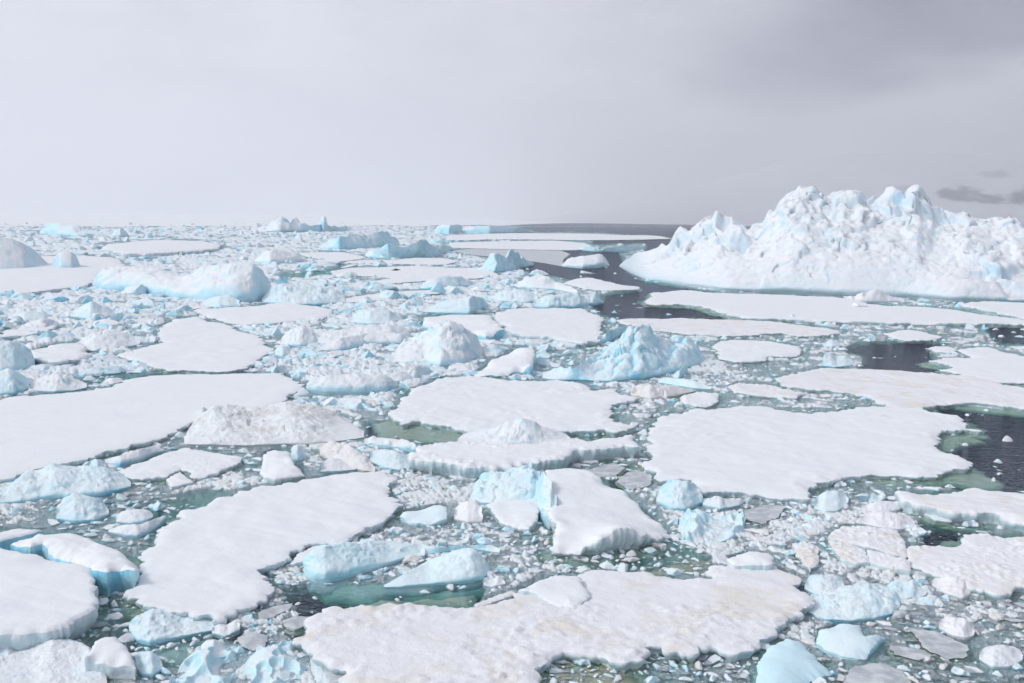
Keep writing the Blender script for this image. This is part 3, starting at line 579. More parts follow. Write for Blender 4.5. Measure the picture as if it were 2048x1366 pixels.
floe('ice_floe', 'broken pale plate under the wedge floe beside the dark hole', '1828,1006 1860,1008 1904,1020 1903,1040 1870,1038 1846,1025', h=0.2, mat='brash', rough=0.4)
floe('ice_floe', 'thin translucent grey plate below the largest right floe', '1488,1022 1530,1010 1572,1012 1560,1030 1525,1047 1495,1040', h=0.03, mat='grey', edge='grey', ledge=0.05, undulate=0.05)
floe('ice_floe', 'thin grey plate beside the tip of the long tilted slab', '1175,940 1225,925 1250,935 1225,955 1190,952', h=0.03, mat='grey', edge='grey', ledge=0.05, undulate=0.05)
floe('ice_floe', 'cracked grey plate between the tilted wedge and the largest right floe', '1235,955 1270,940 1305,950 1300,970 1260,978 1240,968', h=0.03, mat='grey', edge='grey', ledge=0.05, undulate=0.05)
floe('ice_floe', 'white snow plate on the back rim of the stained floe', '1455,1112 1500,1101 1535,1104 1551,1114 1540,1127 1500,1126 1470,1125', h=0.75, mat='snow', ledge=0.1)
floe('ice_floe', 'grey wet plate with white centre in the bottom right brash', '1820,1258 1870,1262 1930,1290 1937,1312 1900,1318 1850,1298', h=0.05, mat='grey', edge='grey', ledge=0.1, undulate=0.2)
floe('ice_floe', 'dark grey plate nearest the bottom right brash edge', '1780,1290 1840,1298 1862,1310 1840,1320 1790,1308', h=0.04, mat='grey', edge='grey', ledge=0.1, undulate=0.2)
floe('ice_floe', 'large grey plate below the beak-shaped ice', '1700,1335 1760,1325 1800,1340 1830,1380 1740,1400 1690,1370', h=0.04, mat='grey', edge='grey', ledge=0.1, undulate=0.2)
floe('ice_floe', 'oval grey pancake beside the stained floe tip', '565,1240 590,1231 622,1232 620,1245 590,1257 570,1250', h=0.12, mat='grey', edge='grey', ledge=0.15, wob=0.5)
floe('ice_floe', 'ragged grey plate floating left of the oval pancake', '515,1225 545,1213 585,1206 580,1216 545,1232 520,1238', h=0.08, mat='grey', edge='grey', ledge=0.15)
floe('ice_floe', 'grey-green wet plate near the perforated ice', '475,1275 500,1262 535,1270 530,1290 505,1299 485,1290', h=0.10, mat='grey', edge='grey', ledge=0.15, wob=0.5)
floe('ice_floe', 'white flat pack floe left of the rubble row', '0,668 40,655 90,645 110,652 80,665 20,672 -60,680 -60,672', h=0.6, rough=0.6)
floe('ice_floe', 'tilted floe with broken shaded end at far left middle', '60,700 100,690 160,683 172,698 182,705 150,716 110,722 70,716', h=0.7, rough=0.5)
floe('ice_floe', 'low flat floe between rubble ridges left of the tilted slab wedge', '800,670 850,662 905,668 900,676 850,680', h=0.4, rough=0.8)
floe('ice_floe', 'brash-bound floe strip right of the ribbed berg', '1455,772 1480,765 1540,768 1600,785 1590,794 1520,790 1470,782', h=0.3, rough=0.8, mat='snow_stained')
floe('ice_floe', 'small rough floe right of the brown-topped rubble', '1365,790 1400,782 1435,785 1434,800 1415,812 1385,811 1365,803', h=0.35, rough=1.0)

# submerged shelves that show green through the water: parts of the floes they belong to
def shelf(parent_label, polys, mat='foot'):
    root = next(o for o in sc.objects if o.get('label') == parent_label)
    for depth, poly in polys:
        pts = P(poly); w = ground(pts, 0.0); seg = np.hypot(*(np.roll(w, -1, 0) - w).T)
        b = catmull(w, np.maximum(3, (seg / max(0.25, seg.sum() / 220)).astype(int)))
        b = b + 0.35 * np.stack([fbm(b / 0.9, 3, 5), fbm(b / 0.9, 3, 77)], 1)
        lo, hi = b.min(0), b.max(0); gi = max(0.2, math.sqrt(np.prod(hi - lo) / 1500))
        q = np.stack(np.meshgrid(np.arange(lo[0], hi[0], gi), np.arange(lo[1], hi[1], gi)), -1).reshape(-1, 2)
        q = q[inside(q, b)]; v, f = fill_outline(b, q, 1e-4)
        kd = KDTree(len(b))
        for i, s_ in enumerate(b): kd.insert((s_[0], s_[1], 0), i)
        kd.balance(); db = np.array([kd.find((x_, y_, 0))[2] for x_, y_ in v])
        z = -depth + depth * 0.45 * fbm(v / 2.2, 3, 9) + 0.08 * fbm(v / 0.5, 2, 19) - 0.6 * np.exp(-db / 0.22)
        nv = len(v); V = np.concatenate([np.c_[v, z], np.c_[v, z - 0.35]]); F2 = np.concatenate([f, f[:, ::-1] + nv])
        o = link('submerged_shelf', mesh_from('submerged_shelf', V - np.array(root.location), F2, MAT[mat]), root)
shelf('central white floe with rough snow above the green pond', [(0.14, '745,845 795,840 900,852 975,864 975,885 860,884 760,872')])
shelf('very large white floe beside the dark open water on the right', [(0.22, '1690,956 1786,951 1851,953 1930,934 1985,952 2015,968 1960,978 1880,962 1800,975 1730,970'), (0.2, '1872,868 1930,862 1975,882 1930,890 1900,902 1872,892'), (0.3, '1395,984 1466,984 1560,997 1560,1006 1480,1000 1410,996')])
shelf('long white floe running out of frame behind the largest right floe', [(0.25, '1900,806 1980,808 2060,818 2060,832 1980,825 1910,816')])
shelf('wide stained floe with brownish patches filling the bottom centre', [(0.16, '640,1224 740,1209 862,1204 945,1214 950,1180 880,1188 780,1190 690,1205'), (0.2, '1290,1322 1320,1296 1420,1300 1500,1302 1500,1330 1380,1340 1300,1350')])
shelf('wide stained floe with brownish patches filling the bottom centre', [(0.14, '1285,1142 1330,1122 1400,1112 1445,1118 1428,1154 1350,1157'), (0.12, '1074,1336 1120,1312 1200,1318 1286,1324 1290,1400 1100,1420')], 'pool')
shelf('large stained floe leaving the frame at lower right', [(0.2, '1865,1090 1905,1092 1924,1084 1915,1074 1880,1078'), (0.2, '1822,1132 1900,1160 1960,1184 1930,1195 1860,1165')])
shelf('pointed white floe at the right edge beyond the dark pool', [(0.22, '1830,727 1870,722 1905,730 1880,738 1850,734'), (0.22, '1880,690 1920,690 1950,695 1915,712 1880,712')])
shelf('long flat floe stretched along the foot of the iceberg', [(0.3, '1400,615 1425,618 1450,630 1430,632 1405,624')])

# ---------------------------------------------------------------- bergs, blocks, hummocks
def B(label, front, top, name='ice_chunk', **kw): return berg(name, label, front, top, **kw)
B('ribbed turquoise berg with slanting grooves in the middle of the field', '1085,757 1110,762 1160,762 1220,765 1280,760 1320,752 1370,738 1400,728 1409,722', '1085,750 1110,738 1150,735 1180,716 1205,708 1225,690 1250,668 1272,656 1290,655 1305,670 1325,680 1338,690 1352,682 1370,680 1390,690 1409,718', name='bergy_bit', mat='blue', D=9, vr=0.6, ribs=0.5, soften=0, rib_dir=(1.0, -0.5), rib_w=0.55, rough=0.16, blocks=0.10, cliff=0.12, cat='bergy bit', res=1.3, foot=0.7, hr=0.17)
B('rounded white hummock left of the tilted slab with green undercut', '785,725 820,728 855,728 880,735 930,728 965,712', '785,712 800,690 830,672 850,665 880,650 905,642 925,655 950,672 965,700', name='bergy_bit', D=8, vr=0.55, blocks=0.16, rough=0.22, cat='bergy bit', mat='berg', hr=0.2)
B('long low white berg like a loaf above the vast smooth floe', '612,784 650,788 720,788 770,784 797,776', '612,770 622,757 660,752 720,750 760,750 785,758 797,770', D=4, vr=0.55, cliff=0.45, smooth=0.6, rough=0.16, mat='berg')
B('rough pale berg piece at the end of the loaf-shaped berg', '765,766 800,765 830,760 862,750', '765,752 790,745 815,742 830,733 850,732 862,742', D=3, blocks=0.2)
B('dirty grey-brown berg with a whiter crest beside the vast floe', '368,890 420,893 480,893 560,891 620,891 680,884 728,876', '368,884 378,860 400,836 430,815 455,812 500,820 540,815 580,805 620,812 660,826 690,845 715,858 728,868', name='bergy_bit', fine=0.05, mat='dirty', D=7, vr=0.7, cliff=0.14, pw=0.8, rough=0.14, blocks=0.10, bscale=1.2, cat='bergy bit', res=1.3, hr=0.11)
B('small whitish knob on the back of the dirty berg', '392,838 405,840 418,836', '392,830 398,817 408,814 418,824', D=0.8, mat='dirty', rough=0.20)
B('pale blue ice tongue leaning over the broken water at left', '0,1010 30,1008 70,1003 120,998 165,996 210,992 262,975', '0,990 30,965 55,945 75,950 110,930 150,938 200,935 240,948 262,965', name='bergy_bit', mat='blue', D=6, vr=0.6, smooth=0.5, rough=0.20, cliff=0.25, cat='bergy bit')
B('bluish lump in front of the pale blue ice tongue', '112,1040 150,1046 190,1044 218,1030', '112,1020 130,1000 150,990 175,995 205,1005 218,1022', mat='blue', D=3, rough=0.25)
B('rounded white piece beside the broad rippled floe', '232,1046 262,1050 290,1046 306,1036', '232,1038 245,1026 275,1022 300,1025 306,1032', D=1.6, smooth=0.7, cliff=0.3)
B('curved white boat-shaped piece nearest the broad rippled floe', '217,1066 250,1074 275,1076 300,1066 332,1042', '217,1062 245,1052 280,1052 310,1040 332,1033', D=1.3, smooth=0.8, cliff=0.35)
B('smooth white ice log lying above the cracked triangular floe', '210,930 240,934 280,924 310,910 328,905', '210,921 240,912 280,900 305,893 320,895 328,900', D=1.6, smooth=0.8, cliff=0.4, rough=0.12)
B('bluish rounded piece at the thick end of the ice log', '178,938 195,942 212,936', '178,925 190,920 205,922 212,930', mat='blue', D=1.4)
B('round bluish-white lump behind the tall white block', '580,920 595,924 610,918', '580,902 588,892 602,892 610,905', D=1.5, mat='berg')
B('yellow-brown stained chunk drooping towards the broad rippled floe', '640,912 668,925 700,935 725,944 750,946', '640,892 655,882 680,884 700,892 712,902 735,918 750,936', mat='yellow', fine=0.25, D=3.2, rough=0.20, blocks=0.15)
B('white plate resting against the yellow-brown chunk', '640,946 680,944 712,940', '640,928 665,918 695,925 712,934', D=2.2, smooth=0.6)
B('small white row of blocks beside the green pond', '728,890 770,896 800,900 832,906', '728,878 745,874 765,876 790,880 815,882 832,890', D=1.8, cliff=0.4, blocks=0.2)
B('pale blue slush-covered piece below the row of blocks', '738,925 770,938 800,942 828,935', '738,908 760,902 790,905 815,918 828,928', mat='blue', D=4, rough=0.2)
B('bluish hollow flank along the left side of the great wedge', '1060,1010 1080,1040 1100,1060 1112,1050', '1060,985 1075,965 1085,945 1100,965 1112,1000', mat='berg', D=3, vr=0.6, rough=0.16, fine=0.3)
B('rubble heap with small plates left of the great wedge', '940,1000 970,1010 1010,1015 1060,1012 1085,1000', '940,985 955,965 985,952 1010,948 1040,938 1060,936 1080,955 1085,980', name='bergy_bit', D=5, blocks=0.22, bscale=0.8, rough=0.16, cat='bergy bit', mat='blue', hr=0.15)
B('creamy crumbly lump left of the small tilted plate', '908,1040 935,1048 965,1046', '908,1024 925,1008 950,1002 965,1020', mat='snow_stained', fine=0.3, D=2, rough=0.20, hr=0.14)
B('rounded blue-white ice with ribs and turquoise underwater flank, left lobe', '608,1150 625,1164 650,1167 690,1158 730,1146 775,1132 810,1120 850,1115', '608,1120 625,1102 660,1092 700,1088 740,1087 790,1092 830,1095 850,1100', name='bergy_bit', mat='clear', D=3.6, vr=0.5, cliff=0.3, smooth=0.9, rough=0.14, ribs=0.05, rib_dir=(1.0, 0.4), rib_w=0.5, foot=1.6, cat='bergy bit', res=1.3)
B('rounded blue-white ice with pointed beak, right lobe beside green pool', '768,1176 800,1177 850,1172 900,1170 945,1166 968,1158 979,1145', '768,1173 800,1155 840,1135 880,1115 915,1100 940,1094 960,1103 975,1122 979,1138', name='bergy_bit', mat='clear', D=2.8, vr=0.65, cliff=0.22, smooth=0.9, rough=0.14, foot=0.9, cat='bergy bit', res=1.3)
B('bluish back ridge joining both lobes of the rounded ice', '800,1118 850,1112 900,1104 945,1100 1000,1108', '800,1100 830,1086 850,1092 880,1098 920,1094 945,1090 980,1090 1000,1100', mat='clear', D=1.6, smooth=0.8)
B('tiny white two-horned chip near the pointed ice beak', '966,1172 985,1176 1010,1170', '966,1160 972,1158 982,1166 996,1155 1010,1164', D=0.8, mat='brash')
B('tiny curved chip floating above the rounded ice', '895,1090 915,1092 938,1086', '895,1074 902,1080 915,1086 930,1080 938,1076', D=0.8, mat='brash')
B('spiky turquoise ring-shaped chunk right of the great wedge', '1356,1062 1375,1085 1400,1094 1430,1088 1460,1082 1482,1068 1490,1050', '1356,1040 1372,1022 1390,1026 1410,1040 1440,1042 1470,1030 1484,1024 1490,1036', mat='blue', D=3.4, vr=0.6, cliff=0.3, pits=0.5, rough=0.2, blocks=0.1, bscale=0.9, hr=0.16)
B('crumbly light-blue lump touching the largest right floe', '1312,1005 1340,1020 1370,1022 1405,1008', '1312,985 1330,968 1355,962 1380,968 1398,980 1405,995', mat='blue', D=3, rough=0.20, bscale=0.5)
B('white jagged fragment right of the light-blue lump', '1405,1012 1440,1020 1480,1012 1490,1005', '1405,1000 1430,994 1455,1000 1480,998 1490,1002', D=1.5, rough=0.20)
B('bumpy snow-covered pile in the lower left corner', '-60,1420 0,1420 60,1420 120,1410 180,1400 215,1385', '-60,1330 0,1325 50,1315 80,1295 110,1282 150,1290 180,1300 200,1320 215,1360', name='bergy_bit', D=3.5, vr=0.8, cliff=0.1, pw=0.8, rough=0.16, blocks=0.10, cat='bergy bit', hr=0.1, mat='berg', fine=0.05)
B('round bluish boulder right of the angular white block', '270,1340 285,1352 305,1354 325,1340', '270,1318 280,1308 300,1306 318,1315 325,1330', mat='clear', D=1.2, smooth=0.7, rough=0.15)
B('small white knob at the left edge above the corner pile', '-10,1310 15,1318 35,1308', '-10,1298 5,1290 22,1290 35,1300', D=1.0)
B('blue ice shelf around a turquoise melt pool', '258,1262 275,1285 300,1292 340,1282 390,1270 430,1262', '258,1252 272,1240 300,1230 330,1226 370,1228 405,1240 430,1252', name='bergy_bit', mat='blue', D=2.6, vr=0.6, cliff=0.3, pw=0.6, rough=0.22, cat='bergy bit', hr=0.12)
B('perforated blue-white ice full of round melt holes at the bottom', '340,1430 400,1440 480,1445 560,1435 620,1415 660,1390', '340,1362 375,1334 395,1316 420,1306 455,1318 500,1312 530,1298 560,1294 600,1310 630,1328 648,1348 660,1372', name='bergy_bit', mat='blue', D=6.5, vr=0.7, cliff=0.10, pw=0.7, pits=0.7, bscale=1.0, blocks=0.0, rough=0.05, cat='bergy bit', res=2.2, hr=0.13)
B('white knob at the back of the perforated ice', '398,1316 428,1324 456,1314', '398,1302 412,1286 430,1283 448,1296 456,1306', D=0.9, smooth=0.5, hr=0.4)
B('small white ice block right of the melt pool', '424,1268 450,1275 480,1262', '424,1258 440,1252 455,1256 470,1244 480,1250', D=0.9)
B('bubbly pale blue rubble pile at lower right', '1612,1225 1650,1242 1700,1245 1750,1240 1785,1230 1800,1215', '1612,1205 1640,1195 1680,1190 1710,1182 1735,1178 1770,1186 1790,1195 1800,1206', name='bergy_bit', mat='blue', D=2.6, blocks=0.24, fine=0.08, bscale=0.5, rough=0.20, cat='bergy bit', hr=0.12)
B('pale chunk with a flat top between rubble pile and stained floe', '1608,1180 1640,1196 1670,1192 1688,1180', '1608,1165 1630,1158 1660,1157 1680,1166 1688,1172', mat='blue', D=1.8, rough=0.2)
B('spiky light chunk right of the rubble pile', '1768,1190 1800,1202 1830,1200 1852,1192', '1768,1180 1790,1168 1805,1175 1822,1166 1840,1182 1852,1186', mat='blue', D=1.4, rough=0.20, blocks=0.24, fine=0.08)
B('cream crumbled chunk with brown underside at right', '1864,1172 1895,1192 1925,1200 1942,1190', '1864,1165 1885,1158 1910,1158 1930,1168 1942,1176', mat='snow_stained', fine=0.3, D=1.6, rough=0.20, blocks=0.2, hr=0.14)
B('brown-sided cream chunk deeper in the bottom right brash', '1878,1258 1905,1275 1930,1280 1948,1272', '1878,1245 1900,1238 1925,1240 1940,1255 1948,1264', mat='snow_stained', fine=0.3, D=1.3, rough=0.20, hr=0.14)
B('white crumbly block near the bottom right corner', '1958,1320 1985,1338 2020,1336 2045,1322', '1958,1308 1980,1300 2000,1298 2025,1305 2045,1312', D=1.4, mat='brash', rough=0.20)
B('cream crusted ridge in front of the wedge floe', '1722,1022 1750,1026 1790,1024 1815,1016', '1722,1014 1745,1008 1765,1004 1795,1006 1815,1010', mat='snow_stained', fine=0.3, D=1.5, rough=0.20, hr=0.14)
B('curled white ice shaving left of the wedge floe', '1736,1004 1755,1007 1770,1000', '1736,992 1745,988 1756,996 1766,986 1770,992', mat='blue', D=0.9)
B('translucent rounded slab leaning under the largest right floe', '1628,1018 1650,1026 1675,1024 1696,1008', '1628,1000 1645,984 1670,982 1688,988 1696,998', mat='clear', D=2.2, vr=0.8, cliff=0.1, smooth=0.8)
B('cream slush ridge on a grey plate near the dark hole', '1722,1048 1760,1058 1800,1062 1830,1052', '1722,1036 1750,1026 1790,1030 1820,1040 1830,1046', mat='snow_stained', fine=0.3, D=2.0, rough=0.20, hr=0.14)
B('brown-topped crumbly rubble behind the largest right floe', '1260,792 1300,800 1340,796 1388,784', '1260,782 1285,770 1320,772 1350,774 1375,778 1388,781', mat='yellow', D=4, blocks=0.24, fine=0.08, bscale=0.7, rough=0.20)
B('smooth blue bar of ice right of the ribbed berg', '1316,766 1350,772 1390,778 1422,780', '1316,758 1345,757 1380,760 1405,768 1422,775', mat='clear', D=2.5, smooth=0.8)
B('small curved blue horn beside the ribbed berg', '1345,756 1358,758 1375,745', '1345,752 1360,740 1368,731 1375,734', mat='blue', D=1.2, smooth=0.6)
B('spiky white chip pair beside the dark pool on the right', '1642,733 1670,736 1700,733 1714,728', '1642,720 1648,708 1660,706 1672,718 1690,712 1705,722 1714,725', mat='blue', D=3, rough=0.20)
B('small pale blue cone in the brash behind the dark pool', '1645,693 1665,695 1688,692', '1645,688 1660,681 1672,682 1688,688', mat='blue', D=2)
B('undercut blue ledge behind the ribbed berg', '1195,690 1215,685 1240,672 1275,658', '1195,675 1215,665 1235,655 1260,650 1275,653', mat='blue', D=5, cliff=0.4)
B('pointed blue berg with jagged horn beside the dark channel', '1065,616 1100,618 1150,616 1185,612 1208,607', '1065,605 1080,596 1110,590 1140,588 1165,590 1180,590 1194,583 1200,598 1208,604', name='bergy_bit', mat='blue', D=9, blocks=0.18, rough=0.24, cliff=0.25, cat='bergy bit')
B('pale rubble ridge left of the horned blue berg', '975,598 1010,604 1050,606 1075,604', '975,588 1000,582 1030,578 1060,585 1075,592', mat='blue', D=8, blocks=0.2, rough=0.25)
B('low white mound behind the horned blue berg with dark hollow', '1030,574 1060,578 1110,580 1155,588', '1030,565 1050,556 1085,550 1110,560 1140,572 1155,582', D=12, blocks=0.15)
B('blue berg with smooth dark green overhang right of the seal', '840,578 870,580 910,577 945,572', '840,572 860,558 890,552 920,553 940,562 945,568', name='bergy_bit', mat='blue', D=12, cliff=0.25, cat='bergy bit')
B('jagged pale berg at the head of the channel right of the seal', '955,542 990,545 1030,540 1068,530', '955,538 975,520 990,508 1005,512 1020,503 1040,512 1055,520 1068,527', name='bergy_bit', mat='blue', D=16, blocks=0.2, rough=0.2, ribs=0.5, rib_w=1.4, cat='bergy bit')
B('tilted slab with blue-grey face standing alone in the channel', '1124,533 1145,535 1165,537 1195,536 1219,532', '1124,530 1136,516 1160,512 1185,508 1204,507 1212,518 1219,530', name='ice_block', D=14, vr=0.85, cliff=0.35, smooth=0.5, rough=0.14, cat='ice slab')
B('low rubble floe-berg near the iceberg in the channel', '1160,500 1200,504 1250,504 1292,499', '1160,496 1200,494 1235,493 1252,490 1266,487 1280,493 1292,495', D=14, blocks=0.24, fine=0.08)
B('big rounded blue-white berg with dark green undercut at its right end', '185,574 200,580 250,584 300,590 360,598 420,603 470,606 512,605 530,596 544,580', '185,568 195,540 215,534 260,532 300,536 340,545 365,555 395,540 430,531 470,526 505,524 525,535 540,560 544,576', name='iceberg', mat='berg', D=24, vr=0.55, cliff=0.30, pw=0.6, smooth=0.7, rough=0.16, blocks=0.05, bscale=4, cat='iceberg', res=1.1)
B('low blue-white piece under the undercut of the rounded berg', '400,612 440,617 480,615', '400,604 430,594 460,590 480,602', mat='blue', D=7)
B('cobalt-patched blue berg right of the rounded berg', '524,605 550,609 590,612 640,611 690,606', '524,598 545,575 565,566 590,572 620,572 650,575 672,582 690,598', name='bergy_bit', mat='blue', D=12, blocks=0.14, rough=0.22, cat='bergy bit')
B('white dome berg with blue pockmarks at the left edge', '-80,545 0,546 50,545 80,540 105,536', '-80,480 -30,470 0,473 30,478 50,487 70,500 90,522 105,534', name='iceberg', mat='berg', D=28, vr=0.5, cliff=0.12, smooth=0.7, rough=0.12, cat='iceberg')
B('smooth snowball-like berg on the snowfield floe at left', '104,540 120,543 145,543 162,540', '104,528 112,510 128,502 145,503 158,516 162,536', D=10, vr=0.5, cliff=0.3, smooth=0.85, rough=0.12, mat='berg')
B('far blue berg with cobalt waterline at upper left', '80,468 120,472 160,474 195,474', '80,462 92,450 115,446 140,450 158,452 175,465 195,470', name='bergy_bit', mat='blue', D=40, blocks=0.2, cat='bergy bit')
B('far white spire berg at upper left', '222,471 240,474 258,472', '222,468 232,460 242,455 252,462 258,470', D=25, blocks=0.2)
B('row of white hummocks on the far pack under the horizon', '500,462 560,464 620,463 680,462 720,462', '500,452 530,443 552,440 566,433 580,444 594,433 602,446 625,450 660,448 700,452 720,458', name='bergy_bit', D=60, blocks=0.24, fine=0.08, rough=0.2, cat='bergy bit')
B('lone blocky tower on the far pack', '636,462 648,463 662,462', '636,456 641,434 646,432 652,433 656,450 662,458', D=14, cliff=0.6, smooth=0.5, mat='berg')
B('blue-shadowed jagged berg ridge in the far middle', '640,498 680,500 720,498 760,495 798,490', '640,485 670,474 700,472 730,470 755,462 770,460 778,470 788,472 798,484', name='bergy_bit', mat='blue', D=30, blocks=0.24, fine=0.08, rough=0.18, cliff=0.25, cat='bergy bit')
B('jumbled berg with dark overhanging snout above the flat floes', '730,514 780,517 830,516 870,514 905,500', '730,505 760,492 785,486 800,496 835,482 850,484 865,494 890,490 905,495', name='bergy_bit', mat='berg', D=24, blocks=0.24, fine=0.08, rough=0.22, cliff=0.3, cat='bergy bit')
B('far flat-topped berg with a sheer blue face', '868,466 900,468 925,464', '868,460 880,450 900,449 922,450 925,455', D=40, cliff=0.7, mat='blue', smooth=0.6)
B('far smooth white berg beside the open channel', '925,466 980,468 1030,467 1066,465', '925,452 960,452 1000,452 1035,454 1055,458 1066,463', D=60, cliff=0.5, smooth=0.7, mat='berg')
B('two-part slab berg with shaded faces left of the seal floe', '510,525 540,530 570,528 608,524', '510,520 530,502 550,498 575,503 595,505 608,515', name='ice_block', D=16, cliff=0.3, blocks=0.2, cat='ice slab')
B('elongated white berg in two layers left of the hummock', '620,688 660,692 720,692 780,690 822,680', '620,676 650,664 700,657 740,655 780,652 815,655 822,668', name='bergy_bit', D=10, cliff=0.3, smooth=0.5, cat='bergy bit')
B('second long white berg just in front of the layered berg', '630,705 680,704 740,690 800,690 818,686', '630,698 660,684 710,670 760,664 800,665 818,676', D=5, cliff=0.3, smooth=0.5)
B('blue-white berg with a frosted face above the layered berg', '700,645 740,650 780,649 805,640', '700,638 720,622 750,616 780,622 800,630 805,636', mat='blue', D=8, rough=0.2)
B('slab-sided blue berg left of the bright floe', '845,625 890,628 940,630 975,614', '845,618 880,606 920,595 950,592 968,600 975,608', name='bergy_bit', mat='blue', D=12, cliff=0.2, cat='bergy bit')
B('tumbled white berg bits below the layered berg', '560,690 600,694 640,690', '560,680 580,660 605,652 625,660 640,680', D=6, blocks=0.24, fine=0.08, rough=0.20)
B('pale turquoise cube-like block near the heart-shaped floe', '548,712 565,714 588,710', '548,704 555,694 575,693 588,703', mat='clear', D=3)
B('long rough white berg left of the heart-shaped floe', '150,700 190,704 230,700 280,690', '150,690 180,672 215,664 250,668 280,682', name='bergy_bit', D=8, rough=0.2, blocks=0.2, cat='bergy bit')
B('turquoise heap at the left edge above the vast floe', '-40,740 0,748 30,745 70,735', '-40,700 0,685 25,680 50,690 65,705 70,722', name='bergy_bit', mat='blue', D=7, rough=0.25, blocks=0.18, cat='bergy bit')
B('green-footed rounded heap at the left edge touching the vast floe', '-40,790 0,792 30,790 65,775', '-40,755 0,745 20,738 45,750 60,762 65,770', name='bergy_bit', mat='blue', D=5, rough=0.2, foot=1.2, cat='bergy bit')
B('white rubble lumps right of the green-footed heap', '60,782 110,786 150,782 174,776', '60,765 90,755 120,748 150,762 174,770', D=4, blocks=0.24, fine=0.08, rough=0.20)
B('lone flat floating chip in the dark lead above the vast floe', '205,768 225,770 247,764', '205,765 220,757 240,757 247,762', D=1.5, mat='berg', smooth=0.6)
B('steep blue-shadowed ridge in the left rubble field', '5,668 50,664 90,662 115,655', '5,664 40,652 75,642 95,637 115,648', D=7, blocks=0.2, rough=0.2)
B('peaked blue mound in the left rubble field', '140,634 180,640 215,636 240,628', '140,626 165,612 185,603 205,612 225,620 240,625', name='bergy_bit', mat='blue', D=9, rough=0.22, cat='bergy bit')
B('flat-topped blue berg at far left of the rubble field', '15,638 50,643 90,640 103,634', '15,632 40,624 75,624 103,630', mat='blue', D=8)
B('low snowy ridge at the iceberg foot', '1680,604 1720,606 1760,605 1808,603', '1680,597 1720,590 1750,578 1770,586 1808,598', D=8, mat='iceberg', blocks=0.24, fine=0.08)
B('round snow boulder pair on the long flat floe', '1704,612 1715,614 1736,613', '1704,608 1710,606 1720,610 1736,611', D=1.6, base=0.7, mat='snow', rough=0.2)

# ---------------------------------------------------------------- tilted slabs: each corner at its own height
def slab(label, pz, **kw):
    t = [tuple(float(v) for v in s.split(',')) for s in pz.split()]
    return floe('ice_block', label, [(a, b) for a, b, _ in t], zs=[c for *_, c in t], cat='ice slab', **kw)
slab('great tilted white wedge with crumbling shaded front', '1092,940,1.3 1130,935,1.35 1175,938,1.35 1240,975,1.1 1300,1028,0.75 1342,1068,0.25 1310,1072,0.5 1285,1066,0.9 1258,1052,1.35 1238,1052,1.4 1205,1072,1.05 1172,1092,0.6 1158,1106,0.3 1130,1104,0.3 1103,1094,0.45 1116,1062,0.9 1108,1040,1.1 1098,1015,1.2 1090,975,1.25', crumb=2.2, wob=0.5, undulate=0.8, ledge=0.7)
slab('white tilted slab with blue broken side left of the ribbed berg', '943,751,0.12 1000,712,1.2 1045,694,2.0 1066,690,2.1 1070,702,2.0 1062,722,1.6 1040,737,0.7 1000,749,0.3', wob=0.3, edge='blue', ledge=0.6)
slab('tall white block leaning beside the dirty berg', '522,935,0.6 530,905,0.9 545,895,1.0 578,897,1.0 582,915,0.9 590,930,0.7 612,946,0.4 575,953,0.5 548,956,0.55 532,950,0.5', wob=0.5, crumb=1.5)
slab('small white plate tilted in front of the rubble heap', '972,1005,0.5 1000,999,0.6 1040,997,0.6 1072,994,0.65 1078,1012,0.6 1072,1038,0.5 1058,1052,0.4 1030,1048,0.4 1000,1038,0.4', wob=0.4, crumb=1.5)
slab('angular white block on top of the lower left pile', '172,1308,0.9 190,1278,1.1 208,1268,1.15 230,1268,1.15 248,1284,1.0 262,1305,0.8 271,1334,0.5 230,1332,0.5 190,1326,0.55', wob=0.2)
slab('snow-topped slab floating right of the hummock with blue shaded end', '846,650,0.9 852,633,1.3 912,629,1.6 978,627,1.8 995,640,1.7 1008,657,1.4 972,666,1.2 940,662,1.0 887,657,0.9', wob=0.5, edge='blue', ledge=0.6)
slab('pale blue smooth block with a straight top near the rippled floe', '800,1030,0.3 812,1020,0.5 880,1007,0.7 893,1012,0.65 893,1035,0.35 860,1047,0.15 820,1045,0.12', mat='clear', edge='clear', wob=0.2, undulate=0.4)
shelf('rounded blue-white ice with ribs and turquoise underwater flank, left lobe', [(0.30, '625,1166 700,1152 780,1128 850,1112 850,1130 800,1178 740,1194 660,1188')], 'turquoise')
shelf('rounded blue-white ice with pointed beak, right lobe beside green pool', [(0.45, '780,1178 850,1174 940,1168 975,1155 970,1172 900,1186 820,1186')], 'turquoise')
shelf('blue ice shelf around a turquoise melt pool', [(0.30, '275,1285 330,1276 420,1262 480,1275 470,1300 400,1320 320,1325 280,1310')], 'turquoise')
shelf('ribbed turquoise berg with slanting grooves in the middle of the field', [(0.5, '1055,760 1090,750 1110,764 1080,768')], 'turquoise')
slab('glassy blue ice hump like a whale back at the bottom edge', '1512,1374,0.05 1516,1325,0.32 1538,1292,0.5 1572,1277,0.55 1600,1283,0.5 1622,1305,0.4 1645,1330,0.2 1665,1348,0.05 1620,1362,0.1 1580,1388,0.1 1540,1392,0.08', mat='glassy', edge='glassy', wob=0.15, undulate=0.35, dome=0.22, crumb=0.4, ledge=0.8, foot='turquoise')
slab('smooth white beak-shaped ice beside the glassy blue hump', '1634,1284,0.2 1640,1258,0.5 1685,1246,0.55 1718,1250,0.5 1730,1271,0.42 1771,1273,0.12 1748,1292,0.3 1730,1318,0.06 1690,1312,0.12 1655,1300,0.15', mat='clear', edge='clear', wob=0.2, undulate=0.4, dome=0.18, crumb=0.5, ledge=0.7, foot='turquoise')

